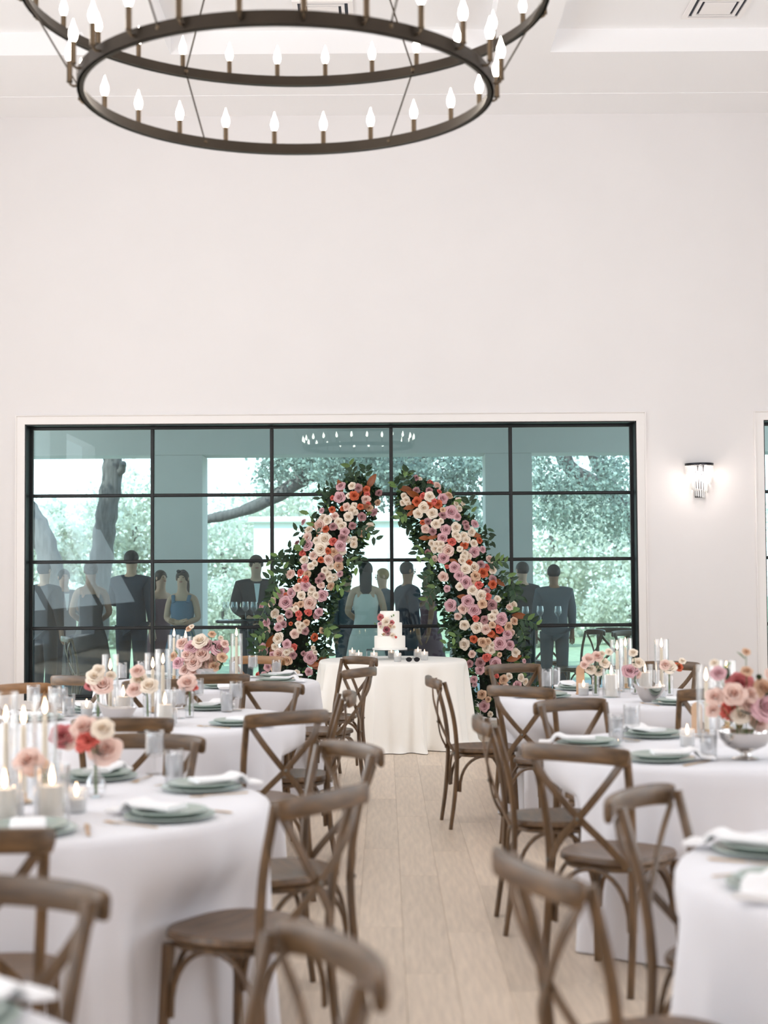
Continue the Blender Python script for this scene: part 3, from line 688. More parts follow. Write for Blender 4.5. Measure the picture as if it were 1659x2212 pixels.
flower_column('right rose and greenery column leaning left toward the arch top', FL_R,
 [(880,1050,24), (905,1085,50), (945,1125,62), (970,1165,66), (985,1215,66), (1005,1260,74), (1030,1310,80), (1050,1355,80), (1062,1400,78), (1065,1450,76), (1065,1500,70), (1062,1548,58)],
 [(876,1056,34,170), (893,1068,34,160), (885,1096,28,190), (888,1108,24,215), (986,1086,30,30, 1), (918,1162,26,180), (935,1160,24,190), (1025,1155,28,-10), (1002,1290,30,170), (1080,1258,26,-40), (1122,1330,34,-5), (1108,1317,30,10, 1), (1040,1405,24,180, 1), (1070,1412,24,200, 1), (1110,1422,34,20), (1070,1375,26,-30), (980,1212,22,160)],
 [(870,1050,882,1020,14.95,8), (862,1065,853,1045,14.95,5), (895,1055,870,1030,14.95,6), (880,1110,862,1125,14.9,6), (910,1180,900,1200,14.9,6), (940,1200,925,1215,14.9,6), (1020,1115,1012,1080,14.9,6), (1050,1220,1090,1215,14.9,8), (950,1260,920,1300,14.85,10), (940,1240,915,1255,14.85,8), (1100,1260,1115,1290,14.9,8), (1080,1240,1112,1262,14.9,8), (1120,1340,1158,1350,14.85,8), (1120,1350,1135,1385,14.85,7), (1000,1370,960,1395,14.85,8), (1000,1440,985,1470,14.9,7), (1020,1500,1005,1535,14.9,7), (1030,1520,1020,1550,14.9,6)], 12)

# ------------------------------------------------------------------ chandelier
def chandelier():
    cx, cy = -.425, 6.8; zl, zu = 3.665, 4.10; RL, RU = .925, 1.18; bh = .056
    r = thing('chandelier', 'large two-tier black iron ring chandelier with candle bulbs hanging from the ceiling', 'chandelier', (cx, cy, zl))
    def ring(R, z):
        b = MB().lathe([(R-.006, z), (R+.006, z), (R+.006, z+bh), (R-.006, z+bh), (R-.006, z)], 96, cap=False)
        b.lathe([(R-.026, z), (R+.004, z), (R+.004, z+.006), (R-.026, z+.006), (R-.026, z)], 96, cap=False)
        return ob('ring', b.mesh('ring', 'bronze', 40), r)
    g1 = ring(RL, 0); g2 = ring(RU, zu-zl)
    arm = MB().sweep([(0, 0, 0), (.022, 0, -.004), (.036, 0, .004), (.038, 0, .018)], .012, .012, ref=(0,1,0), sides=6)
    arm.lathe([(.013, .012), (.014, .018), (.0125, .022), (.0125, .108)], 12, (.038, 0, 0)); armm = arm.mesh('candle_sleeve', 'brass_sleeve')
    bulb = MB().lathe([(.008, 0), (.015, .012), (.0195, .03), (.0175, .048), (.010, .068), (.0035, .088), (.0003, .100)], 14, (.038, 0, .108)).mesh('bulb', 'bulb_glow')
    for g, R, n, z, o0 in ((g1, RL, 24, 0, 7.5), (g2, RU, 30, zu-zl, 6)):
        for i in range(n):
            a = math.radians(o0 + 360/n*i + 90)
            loc = (R*math.cos(a), R*math.sin(a), z+bh*.45)
            s_ = ob('candle_sleeve', armm, r, loc, (0,0,a)); ob('bulb', bulb, s_)
    top = 5.55-zl
    for i in range(6):
        a = math.radians(30 + 60*i + 30); c, s_ = math.cos(a), math.sin(a)
        a = math.radians(60*i + 30 + 30)
        p1 = (RL*c, RL*s_, bh*.6); p2 = (RU*c, RU*s_, zu-zl+bh*.6); p3 = (.03*c, .03*s_, top)
        ob('rod', MB().sweep([p1, p2], .009, .009, sides=6, ref=(0,1,.1)).mesh('rod', 'bronze'), r)
        ob('rod', MB().sweep([p2, p3], .009, .009, sides=6, ref=(0,1,.1)).mesh('rod', 'bronze'), r)
        b = MB().ell(p2, (.014,.014,.014), 8, 6).ell(p1, (.012,.012,.012), 8, 6); ob('joint', b.mesh('joint', 'brass_sleeve'), r)
    ob('hub', MB().lathe([(.001, top-.05), (.03, top-.04), (.05, top-.01), (.05, top+.02), (.02, top+.04), (.012, top+.06)], 20).mesh('hub', 'bronze'), r)
    ob('hanging_stem', MB().lathe([(.009, top+.05), (.009, HR-zl-.02)], 10).mesh('stem', 'bronze'), r)
    ob('canopy', MB().lathe([(.012, HR-zl-.05), (.06, HR-zl-.03), (.07, HR-zl)], 24).mesh('canopy', 'bronze'), r)
chandelier()

# ------------------------------------------------------------------ ceiling vents, sconce
def vent(x, y, label):
    r = thing('ceiling_vent', label, 'air vent', (x, y, HR), 0)
    b = MB(); 
    def ring(a, c, z0, z1):
        b.box(-a, a, -a, -c, z0, z1); b.box(-a, a, c, a, z0, z1); b.box(-a, -c, -c, c, z0, z1); b.box(c, a, -c, c, z0, z1)
    ring(.27, .225, -.02, -.001); ring(.195, .165, -.022, -.006)
    ob('frame', b.mesh('frame', 'trim_paint', 0), r)
    ob('backing', MB().box(-.225, .225, -.225, .225, -.004, -.001).mesh('backing', 'vent_dark', 0), r)
    ob('center_panel', MB().box(-.14, .14, -.14, .14, -.024, -.008, .003).mesh('p', 'trim_paint', 0), r)
vent(3.03, 13.55, 'square white ceiling vent at the top right'); vent(-.52, 13.60, 'square ceiling vent behind the chandelier')
def sconce():
    x, z = 3.31, 2.655
    r = thing('wall_sconce', 'crystal wall sconce with black half-round cap right of the window', 'wall lamp', (x, Y1, z))
    ob('top_plate', MB().lathe([(.0001, -.006), (.145, -.006), (.15, 0), (.15, .018), (.0001, .018)], 24, cap=False, a0=PI, a1=2*PI).box(-.15, .15, -.004, 0, -.006, .018).mesh('cap', 'crystal_cap'), r)
    ob('back_plate', MB().box(-.05, .05, -.015, 0, -.34, 0, .003).mesh('bp', 'crystal_cap', 0), r)
    pr = MB().lathe([(.0001, 0), (.0075, -.004), (.009, -.05), (.009, -.10), (.0001, -.118)], 6).mesh('crystal_rod', 'crystal', 0)
    def tier(R, z0, n, rise, ph, len_):
        for i in range(n):
            a = PI + PI*(i+.5)/n; ob('crystal_rod', pr, r, (R*math.cos(a), R*math.sin(a)-.004, z0 - rise*(i/n)), None, (1, 1, len_))
    tier(.138, -.008, 15, .0, 0, .75); tier(.112, -.05, 12, .05, 0, 1.0); tier(.082, -.15, 10, .03, 0, 1.0); tier(.05, -.24, 7, .03, 0, .8)
    for zz, w_ in ((-.045, .1), (-.15, .075)):
        b = MB(); 
        for q in (-1, 0, 1): b.lathe([(.003, -.02), (.011, -.012), (.014, 0), (.009, .018), (.0003, .032)], 10, (q*w_*.55, -.065, zz))
        ob('bulb', b.mesh('bulb', 'sconce_glow'), r)
    b = MB().lathe([(.10, -.054), (.104, -.054), (.104, -.05), (.10, -.05)], 20, cap=False, a0=PI, a1=2*PI); b.lathe([(.07, -.154), (.074, -.154), (.074, -.15), (.07, -.15)], 20, cap=False, a0=PI, a1=2*PI)
    ob('tier_ring', b.mesh('tier_ring', 'brass_sleeve'), r)
    l = bpy.data.lights.new('sconce_lamp', 'POINT'); l.energy = 11; l.color = (1, .88, .80); l.shadow_soft_size = .05
    o = bpy.data.objects.new('sconce_lamp', l); COL.objects.link(o); o.location = (x, Y1-.12, z-.12)
sconce()

# ------------------------------------------------------------------ tableware
def wall_glass(outer, t=.0022):
    """closed thin walled profile from outer profile [(r,z)...] bottom->top"""
    inner = [(max(r-t, .0003), z + (t*1.5 if i == 0 else 0)) for i, (r, z) in enumerate(outer)]
    return [(.0003, outer[0][1])] + outer + list(reversed(inner)) + [(.0003, outer[0][1]+t*1.5)]
G = {}
b = MB().lathe([(.0003, 0), (.034, 0), (.034, .002), (.008, .005), (.0035, .012), (.0035, .060), (.010, .066)] + [(.032, .070), (.036, .078), (.0365, .165), (.0345, .165), (.034, .080), (.0003, .073)], 24, cap=False)
G['goblet'] = b.mesh('goblet', 'vessel_glass', 30)
G['goblet_water'] = MB().lathe([(.0003, .0745), (.0325, .0805), (.0335, .085), (.0340, .150), (.0003, .150)], 20, cap=False).mesh('water', 'water', 30)
G['tumbler'] = MB().lathe(wall_glass([(.030, 0), (.034, .006), (.0355, .12)], .0022), 24, cap=False).mesh('tumbler', 'vessel_glass', 30)
G['tumbler_water'] = MB().lathe([(.0003, .006), (.031, .008), (.0325, .100), (.0003, .100)], 20, cap=False).mesh('water', 'water', 30)
bi = MB(); rg = random.Random(9)
for k in range(5):
    q = MB().box(-.010, .010, -.010, .010, -.010, .010, .003).xf(Matrix.Translation((rg.uniform(-.016,.016), rg.uniform(-.016,.016), .07+.012*k)) @ Euler((rg.random()*3, rg.random()*3, rg.random()*3)).to_matrix().to_4x4())
    bi.add(q.v, q.f)
G['ice'] = bi.mesh('ice', 'ice', 0)
G['hurricane'] = MB().lathe(wall_glass([(.043, 0), (.045, .004), (.045, .33)], .003), 28, cap=False).mesh('hurricane_glass', 'clear_glass', 30)
G['hurricane_wide'] = MB().lathe(wall_glass([(.052, 0), (.055, .004), (.055, .17)], .003), 28, cap=False).mesh('pillar_glass', 'clear_glass', 30)
G['taper'] = MB().lathe([(.0003, .012), (.0115, .012), (.0110, .10), (.0095, .255), (.006, .262), (.0003, .260)], 14, cap=False).mesh('taper', 'wax_taper')
G['holder'] = MB().lathe([(.0003, 0), (.030, 0), (.030, .004), (.012, .008), (.013, .03), (.0115, .03), (.0115, .014), (.0003, .013)], 18, cap=False).mesh('holder', 'gold', 30)
G['pillar'] = MB().lathe([(.0003, 0), (.037, 0), (.0385, .003), (.0385, .098), (.035, .102), (.0003, .096)], 24, cap=False).mesh('pillar', 'wax')
G['wick'] = MB().lathe([(.0008, 0), (.0008, .012)], 6).mesh('wick', 'black_plastic')
G['flame'] = MB().lathe([(.0003, 0), (.0045, .006), (.0068, .014), (.0055, .024), (.0025, .036), (.0002, .046)], 12, cap=False).mesh('flame', 'flame_glow')
G['votive_glass'] = MB().lathe(wall_glass([(.029, 0), (.031, .004), (.0325, .075)], .003), 40, cap=False, rib=.025, ribn=20).mesh('votive_glass', 'frost_glass', 30)
G['votive_wax'] = MB().lathe([(.0003, .006), (.0265, .006), (.027, .045), (.0003, .043)], 18, cap=False).mesh('wax', 'wax')
G['vase'] = MB().lathe(wall_glass([(.018, 0), (.031, .012), (.036, .035), (.028, .062), (.012, .085), (.010, .11), (.015, .13)], .002), 22, cap=False).mesh('bud_vase', 'vessel_glass', 30)
G['vase_straight'] = MB().lathe(wall_glass([(.021, 0), (.023, .004), (.022, .12)], .002), 22, cap=False).mesh('bud_vase', 'vessel_glass', 30)
G['charger'] = MB().lathe([(.0003, 0), (.075, 0), (.09, .004), (.140, .012), (.143, .015), (.140, .017), (.095, .009), (.0003, .007)], 40, cap=False).mesh('charger', 'sage_ceramic', 40)
G['plate'] = MB().lathe([(.0003, 0), (.07, 0), (.085, .004), (.116, .016), (.118, .019), (.115, .021), (.085, .009), (.0003, .007)], 40, cap=False).mesh('plate', 'sage_ceramic', 40)
# napkin: folded strip that lies over the plates and falls to the cloth
def napkin_mesh():
    path = [(-.03, .030), (.04, .030), (.10, .031), (.128, .042), (.146, .036), (.160, .016), (.180, .010), (.215, .009)]
    b = MB(); pts = catmull([(0, -x, z+.004) for x, z in path], 3)
    b.sweep(pts, .105, .016, ref=(0,0,1), sides=12, power=.45, pw=[.93+.07*math.cos(i*.9) for i in range(len(pts))])
    return b.mesh('napkin', 'napkin', 50)
G['napkin'] = napkin_mesh()
def fork_mesh():
    b = MB().sweep(catmull([(0,-.10,.004), (0,-.03,.005), (0,.03,.006), (0,.055,.006)], 3), .008, .003, sides=6, pw=[1.3,1.2,1.1,1,.8,.7,.7,.8,1.0,1.2])
    b.sweep([(0,.052,.006), (0,.062,.005), (0,.075,.004)], .022, .0022, sides=6, pw=[.5, 1, 1])
    for x in (-.009, -.003, .003, .009): b.sweep([(x,.073,.004), (x,.11,.006)], .0028, .002, sides=4)
    return b.mesh('fork', 'gold')
def knife_mesh():
    b = MB().sweep([(0,-.11,.004), (0,-.10,.004), (0,-.01,.004)], .011, .005, sides=6, pw=[.6,1.1,.9])
    b.sweep([(0,-.01,.004), (.001,.02,.004), (.001,.09,.004), (-.003,.115,.004)], .016, .0018, sides=6, pw=[.7,1.05,1.1,.3])
    return b.mesh('knife', 'gold')
G['fork'], G['knife'] = fork_mesh(), knife_mesh()
def place_setting(t, px, py, desc, nap=None, z=TZ+.001, knife=True):
    """charger + plate + napkin + cutlery at table t, plate centre near pixel px,py"""
    x, y = at_z(px, py, z); cx, cy = TAB[t]; a = math.atan2(cy-y, cx-x)
    dist = math.hypot(x-cx, y-cy); 
    if dist > TR-.18: k = (TR-.18)/dist; x, y = cx+(x-cx)*k, cy+(y-cy)*k
    elif dist < TR-.30: k = (TR-.30)/dist; x, y = cx+(x-cx)*k, cy+(y-cy)*k
    USED.append((x, y, .145))
    o = ob('charger_plate', G['charger'], None, (x, y, z)); tag(o, 'sage charger plate ' + desc, 'plate', 'sage charger plates')
    o = ob('salad_plate', G['plate'], None, (x, y, z+.0095)); tag(o, 'small sage plate stacked ' + desc, 'plate', 'sage salad plates')
    na = a-PI/2 if nap is None else math.radians(nap)
    o = ob('napkin', G['napkin'], None, (x, y, z+.001), (0, 0, na)); tag(o, 'white napkin over the plates ' + desc, 'napkin', 'white napkins')
    for s_, g in ((-1, 'fork'), (1, 'knife')):
        ux, uy = math.sin(a), -math.cos(a)
        fx, fy = x+ux*s_*.17, y+uy*s_*.17
        dd = math.hypot(fx-cx, fy-cy)
        if dd > TR-.125: kk = (TR-.125)/dd; fx, fy = cx+(fx-cx)*kk, cy+(fy-cy)*kk
        o = ob(g, G[g], None, (fx, fy, z), (0, 0, a-PI/2)); tag(o, 'gold %s by the plates %s' % (g, desc), g, 'gold cutlery')
USED = []
def free(x, y, r):
    """nudge a small thing off those already standing there"""
    for _ in range(30):
        hit = None
        for ux, uy, ur in USED:
            d = math.hypot(x-ux, y-uy)
            if d < r+ur+.002: hit = (ux, uy, ur, d); break
        if not hit: break
        ux, uy, ur, d = hit
        k = (r+ur+.004); 
        if d < 1e-4: x += .01; continue
        x, y = ux+(x-ux)/d*k, uy+(y-uy)/d*k
    USED.append((x, y, r)); return x, y
def goblet(px, py, label, kind='goblet', z=TZ+.001):
    x, y = free(*at_z(px, py, z), .037)
    r = thing('water_goblet' if kind == 'goblet' else 'water_tumbler', label, 'glass', (x, y, z), rg.random()*6, 'water glasses')
    ob('glass', G[kind], r); ob('water', G[kind+'_water'], r); ob('ice', G['ice'], r, (0, 0, .025 if kind == 'goblet' else -.02))
def flame(par, z, s_=1.0, lamp=False):
    ob('wick', G['wick'], par, (0,0,z)); ob('flame', G['flame'], par, (0,0,z+.006), None, 1.3*s_)
def taper(px, py, label, h=.262, glass=None, z=TZ+.001, color=None, xy=None, hs=1.0):
    x, y = xy if xy else free(*at_z(px, py, z), .046 if glass else .031)
    zz = z + (.006 if glass else 0)
    r = thing('taper_candle', label, 'candle', (x, y, zz), 0, 'lit taper candles')
    ob('holder', G['holder'], r); ob('taper', G['taper'], r, None, None, (1, 1, h/.262)); flame(r, h)
    if glass:
        o = ob('hurricane_glass', G['hurricane'], None, (x, y, z), None, (1, 1, hs)); tag(o, glass, 'glass cylinder', 'glass candle cylinders')
def pillar(px, py, label, glass, z=TZ+.001, s_=1.0):
    x, y = free(*at_z(px, py, z), .056)
    r = thing('pillar_candle', label, 'candle', (x, y, z+.006), 0, 'lit pillar candles')
    ob('pillar', G['pillar'], r, None, None, (1, 1, s_)); flame(r, .096*s_)
    o = ob('hurricane_glass', G['hurricane_wide'], None, (x, y, z)); tag(o, glass, 'glass cylinder', 'glass candle cylinders')
def votive(px, py, label, z=TZ+.001, x=None, y=None):
    if x is None: x, y = at_z(px, py, z)
    x, y = free(x, y, .034)
    r = thing('votive_candle', label, 'candle', (x, y, z), 0, 'lit votive candles in ribbed glass')
    ob('glass', G['votive_glass'], r); ob('wax', G['votive_wax'], r); flame(r, .043, .8)
leafm = bpy.data.meshes.new('leaf'); leafm.from_pydata([tuple(q) for q in LEAF_V], [], LEAF_F); leafm.shade_smooth(); leafm.materials.append(M['leaf_green'])
def bouquet(bx, by, heads, label, vlabel, kind='vase', z=TZ+.001, toff=0):
    """vase standing at pixel bx,by; heads = [(px,py,diam px,code)]"""
    x, y = free(*at_z(bx, by, z), .037)
    o = ob('bud_vase', G[kind], None, (x, y, z), (0,0,rg.random()*6)); tag(o, vlabel, 'vase', 'clear glass bud vases')
    r = thing('bouquet', label, 'flowers', (x, y, z+.004)); B_ = Vector((x, y, z+.004))
    neck = Vector((0, 0, .122))
    for i, (px, py, d, code) in enumerate(heads):
        yy = y + rg.uniform(-.03, .03); p = at_y(px, py, yy) - B_
        dm = d/F*yy; off = Vector((rg.uniform(-.004,.004), rg.uniform(-.004,.004), 0))
        mid = neck+off
        ob('stem', MB().sweep(catmull([Vector((-p.x*.10, 0, .006)), mid, (mid+p)/2+Vector((0,0,.01)), p-Vector((0,0,dm*.1))], 3), .004, .004, sides=5, ref=(0,1,0)).mesh('stem', 'stem_green'), r)
        rose(r, p, dm, code, Vector((p.x*1.2, -.75, .55)), rg)
        if i % 2 == 0:
            q = (mid+p)/2; ob('leaf', leafm, r, q, (rg.uniform(-.6,.6), rg.uniform(-.5,.5), rg.random()*6), .05)
def sign(px, py, label, z=TZ+.001, rz=0, h=.135):
    x, y = free(*at_z(px, py, z), .03)
    b = MB(); out = [(-.026, 0), (.026, 0)] + [(.026*math.cos(a), h-.026+.026*math.sin(a)*1.2) for a in [PI*i/12 for i in range(13)]]
    n = len(out); b.add([(q[0], -.003, q[1]) for q in out] + [(q[0], .003, q[1]) for q in out], [tuple(range(n)), tuple(reversed(range(n, 2*n)))] + [((i+1) % n, i, n+i, n+(i+1) % n) for i in range(n)])
    r = thing('table_sign', label, 'table sign', (x, y, z), rz)
    ob('board', b.mesh('board', 'tan_card', 0), r, (0, 0, .004)); ob('base', MB().box(-.03, .03, -.014, .014, 0, .008, .002).mesh('base', 'tan_card', 0), r)

# ---- front left table
for px, py, d in ((462, 1704, 'by two glasses, front left table'), (372, 1768, 'at the near edge of the front left table'), (222, 1680, 'behind the pear-shaped vase, front left table'), (60, 1820, 'behind the dark rail at the left edge')):
    place_setting('L1', px, py, d, nap={462: None, 372: -120}.get(px))
goblet(334, 1672, 'stemmed water goblet, left of the pair on the front left table'); goblet(376, 1690, 'water tumbler, right of the pair on the front left table', 'tumbler')
bouquet(207, 1722, [(182,1572,62,'B'), (222,1575,52,'W'), (188,1600,56,'C'), (228,1622,70,'B'), (205,1608,40,'B')], 'coral and blush roses in the pear-shaped vase on the front left table', 'pear-shaped bud vase holding coral and blush roses')
bouquet(96, 1760, [(62,1645,66,'B'), (78,1655,50,'T')], 'drooping peach rose at far left of the front left table', 'bud vase of the drooping peach rose at far left', 'vase_straight')
bouquet(150, 1690, [(135,1590,55,'R'), (150,1600,45,'B')], 'dusty pink rose behind the coral roses', 'straight bud vase behind the coral roses', 'vase_straight')
taper(50, 1735, 'taper candle with bright flame at left edge of front left table', .25, 'glass cylinder round the leftmost taper of the front left table', hs=.9)
taper(98, 1700, 'second taper candle on the front left table, beside the first', .25, 'glass cylinder second from the left on the front left table')
taper(12, 1690, 'taper candle cut by the left photo edge on front left table', .21, 'glass cylinder cut by the left photo edge')
pillar(112, 1772, 'short pillar candle with round flame on the front left table', 'wide glass of the short pillar candle on the front left table')
pillar(10, 1780, 'pillar candle at the left photo edge on the front left table', 'wide glass at the left photo edge')
votive(165, 1755, 'ribbed votive at the middle of the front left table'); votive(30, 1762, 'ribbed votive at the far left of the front left table')
# ---- middle left table
for px, py, d in ((512, 1566, 'behind the chair with large X on the middle left table'), (480, 1528, 'at the far right rim of the middle left table'), (180, 1535, 'at far side of the middle left table beside white napkin'), (20, 1556, 'at the left edge of the middle left table'), (270, 1590, 'near dark rail on the middle left table')):
    place_setting('L2', px, py, d)
goblet(490, 1538, 'water tumbler nearest the far right plate on middle left table', 'tumbler'); goblet(500, 1536, 'water goblet at far right of the middle left table')
goblet(386, 1552, 'water goblet left of the single red-tipped rose'); goblet(428, 1528, 'stemmed goblet right of the single red-tipped rose')
goblet(133, 1530, 'tall water glass left of white blooms on middle left table', 'tumbler'); goblet(148, 1547, 'front water glass left of white blooms on middle left table', 'tumbler')
goblet(72, 1545, 'stemmed glass at the left of the middle left table'); goblet(100, 1552, 'second stemmed glass at the left of the middle left table')
bouquet(406, 1550, [(405,1475,42,'B'), (395,1484,22,'C'), (417,1484,22,'C')], 'single cream rose with red outer petals on the middle left table', 'bud vase of the single red-tipped rose', 'vase_straight')
bouquet(212, 1552, [(205,1462,40,'W'), (222,1480,48,'B'), (196,1480,26,'R'), (213,1448,28,'W'), (240,1460,22,'W')], 'white and pink blooms at the left of the middle left table', 'bud vase of white and pink blooms')
bouquet(318, 1552, [(300,1470,38,'W'), (322,1482,40,'W'), (290,1490,34,'B'), (297,1450,32,'B')], 'cream blooms at the centre of the middle left table', 'bud vase of cream blooms at the table centre', 'vase_straight')
taper(238, 1545, 'taper candle in the leftmost tall cylinder of the middle left table', .235, 'leftmost tall glass cylinder of the middle left table')
taper(330, 1540, 'left one of two close tapers on the middle left table', .235, 'left one of two close glass cylinders on middle left table')
taper(352, 1532, 'right one of two close tapers on the middle left table', .245, 'right one of two close glass cylinders on middle left table', hs=1.03)
pillar(266, 1548, 'white pillar candle at the centre of the middle left table', 'wide glass of the centre pillar candle on middle left table')
pillar(356, 1568, 'white pillar candle left of the rose on the middle left table', 'wide glass of the pillar candle left of the rose')
votive(369, 1562, 'votive just below the rose on the middle left table'); votive(187, 1548, 'votive at the left of the middle left table')
# ---- back left table
for px, py, d in ((605, 1464, 'far right on the back left table'), (590, 1474, 'near right on the back left table'), (478, 1486, 'over the dark brown chair on the back left table'), (300, 1462, 'at the left of the back left table')):
    place_setting('L3', px, py, d)
goblet(565, 1464, 'stemmed goblet against the light brown chair back'); goblet(597, 1460, 'tumbler right of the goblet on the back left table', 'tumbler')
goblet(505, 1460, 'tumbler below the right tall candle on the back left table', 'tumbler'); goblet(306, 1462, 'tumbler left of the tall candles on the back left table', 'tumbler'); goblet(264, 1466, 'leftmost tumbler on the back left table', 'tumbler')
taper(376, 1470, 'leftmost taper of the pair by the back left centrepiece', .305, 'leftmost of the two tall glass cylinders by the centrepiece', hs=1.0)
taper(401, 1476, 'right taper of the pair by the back left centrepiece', .30, 'right of the two tall glass cylinders by the centrepiece', hs=1.0)
taper(511, 1466, 'single taper right of the back left centrepiece', .30, 'single tall glass cylinder right of the centrepiece')
def bowl_arr(px, py, heads, greens, label, blabel, bowl='silver', z=TZ+.001, br=.085):
    x, y = free(*at_z(px, py, z), br)
    k = br/.085
    b = MB().lathe([(.0003, 0), (.042*k, 0), (.044*k, .004), (.018*k, .014), (.014*k, .026), (.03*k, .036), (.065*k, .055), (.083*k, .085), (.086*k, .112), (.083*k, .112), (.078*k, .085), (.0003, .050)], 36, cap=False)
    o = ob('footed_bowl', b.mesh('footed_bowl', bowl, 40), None, (x, y, z)); tag(o, blabel, 'bowl')
    r = thing('flower_arrangement', label, 'flowers', (x, y, z+.06)); B_ = Vector((x, y, z+.06))
    for i, (hx, hy, d, code) in enumerate(heads):
        yy = y - rg.uniform(-.02, .09); p = at_y(hx, hy, yy)-B_; dm = d/F*yy
        ob('stem', MB().sweep([Vector((p.x*.15, p.y*.1, .0)), (p*.5)+Vector((0,0,.01)), p], .0035, .0035, sides=4, ref=(0,1,0)).mesh('stem', 'stem_green'), r)
        rose(r, p, dm, code, Vector((p.x*2.2, -.8, .35+p.z)), rg)
    for hx, hy, d, mm in greens:
        yy = y - rg.uniform(-.02, .06); p = at_y(hx, hy, yy)-B_; dm = d/F*yy
        ob('leaf', leafm, r, p, (rg.uniform(.3,1.4), rg.uniform(-.5,.5), rg.random()*6), dm, mm)
bowl_arr(445, 1478, [(393,1390,30,'B'), (412,1398,32,'P'), (432,1385,36,'W'), (445,1395,34,'P'), (474,1400,38,'P'), (436,1414,36,'B'), (405,1415,30,'B'), (418,1432,36,'B'), (440,1435,34,'B'), (458,1432,40,'B'), (462,1440,24,'T'), (385,1432,28,'P'), (485,1390,20,'B'), (408,1358,15,'T'), (414,1353,12,'W'), (458,1370,17,'T'), (477,1378,12,'W'), (374,1418,20,'T'), (480,1420,22,'T'), (455,1442,13,'M'), (420,1452,28,'B'), (400,1448,28,'B')],
 [(460,1410,22,'leaf_green'), (470,1412,24,'leaf_green'), (463,1418,20,'leaf_green'), (480,1428,20,'leaf_light'), (473,1448,22,'leaf_green'), (480,1412,16,'leaf_light'), (385,1415,16,'leaf_light'), (485,1440,22,'leaf_light'), (466,1402,20,'leaf_green')],
 'blush and pink rose centrepiece on the back left table', 'low white bowl under the blush rose centrepiece of the back left table', 'frost_glass', br=.08)
# ---- middle right table
for px, py, d in ((1412, 1592, 'far side of the middle right table by two glasses'), (1388, 1650, 'at the near left of the middle right table'), (1232, 1610, 'at the left rim of the middle right table')):
    place_setting('R1', px, py, d, nap={1388: 90}.get(px))
goblet(1331, 1600, 'left water glass of the two on the middle right table', 'tumbler'); goblet(1364, 1602, 'stemmed goblet right of the water glass on the middle right table')
goblet(1531, 1640, 'clear glass in front of the tan sign on the middle right table', 'tumbler')
taper(1527, 1592, 'tall taper left of the big centrepiece on middle right table', .245, 'glass cylinder of the taper left of the big centrepiece')
taper(1571, 1575, 'tall taper just behind the big centrepiece', .255, 'glass cylinder just behind the big centrepiece', hs=1.0)
votive(1485, 1612, 'ribbed votive beside the tan sign on the middle right table')
sign(1506, 1583, 'small arched tan sign on the middle right table', rz=.1)
bowl_arr(1608, 1640, [(1598,1480,64,'R'), (1582,1535,56,'C'), (1585,1500,56,'B'), (1630,1520,60,'B'), (1655,1530,70,'P'), (1545,1505,40,'B'), (1552,1455,34,'P'), (1600,1545,40,'W'), (1650,1490,50,'T'), (1613,1450,26,'T'), (1543,1432,20,'W'), (1612,1408,20,'T'), (1640,1560,44,'B'), (1540,1535,34,'B'), (1675,1460,44,'B'), (1620,1500,40,'B')],
 [(1610,1515,44,'leaf_green'), (1600,1555,30,'leaf_green'), (1545,1525,30,'leaf_green'), (1570,1470,34,'leaf_green'), (1640,1470,30,'leaf_green'), (1650,1505,36,'leaf_green'), (1625,1545,40,'leaf_green'), (1560,1450,30,'leaf_light'), (1610,1425,30,'leaf_light')],
 'large centrepiece with coral and dusty pink roses at right edge', 'footed silver bowl under the large centrepiece at right', 'silver', br=.105)
# ---- back right table
for px, py, d in ((1215, 1486, 'at the far left of the back right table'), (1482, 1524, 'near the half-hidden chair on the back right table'), (1240, 1506, 'at the left rim of the back right table')):
    place_setting('R2', px, py, d)
goblet(1181, 1484, 'left glass of the pair at far left of the back right table', 'tumbler'); goblet(1200, 1480, 'right glass of the pair at far left of the back right table', 'tumbler')
sign(1254, 1500, 'small arched tan sign on the back right table', rz=-.1, h=.175)
bouquet(1287, 1502, [(1272,1424,26,'B'), (1290,1418,26,'B'), (1305,1432,26,'W'), (1276,1446,26,'W'), (1293,1450,24,'W'), (1262,1436,20,'B'), (1300,1412,16,'W'), (1315,1408,16,'W')], 'fluffy cream blooms at left of the back right table', 'bud vase of fluffy cream blooms on back right table', 'vase_straight')
bouquet(1372, 1500, [(1360,1450,36,'P'), (1378,1432,28,'W'), (1368,1410,20,'W'), (1372,1455,26,'B')], 'pink rose with small white buds on the back right table', 'bud vase of the pink rose on back right table')
bouquet(1447, 1502, [(1445,1440,36,'W'), (1465,1441,22,'O'), (1437,1436,26,'B'), (1474,1428,16,'W')], 'cream rose with orange bud on the back right table', 'bud vase of the cream rose with orange bud', 'vase_straight')
taper(1334, 1494, 'left one of the two tapers in front of the window frame', .255, 'left tall glass cylinder before the window frame')
taper(1352, 1488, 'right one of the two tapers in front of the window frame', .265, 'right tall glass cylinder before the window frame')
taper(1430, 1492, 'single taper against the white wall on the back right table', .265, 'tall glass cylinder against the white wall')
pillar(1321, 1506, 'white pillar candle left of the tapers on the back right table', 'wide glass of the left pillar on back right table', s_=1.3)
pillar(1403, 1492, 'white pillar candle above the silver boat bowl', 'wide glass of the pillar above the silver boat bowl', s_=1.1)
votive(1273, 1502, 'votive between tan sign and cream blooms'); votive(1426, 1506, 'votive right of the silver boat bowl')
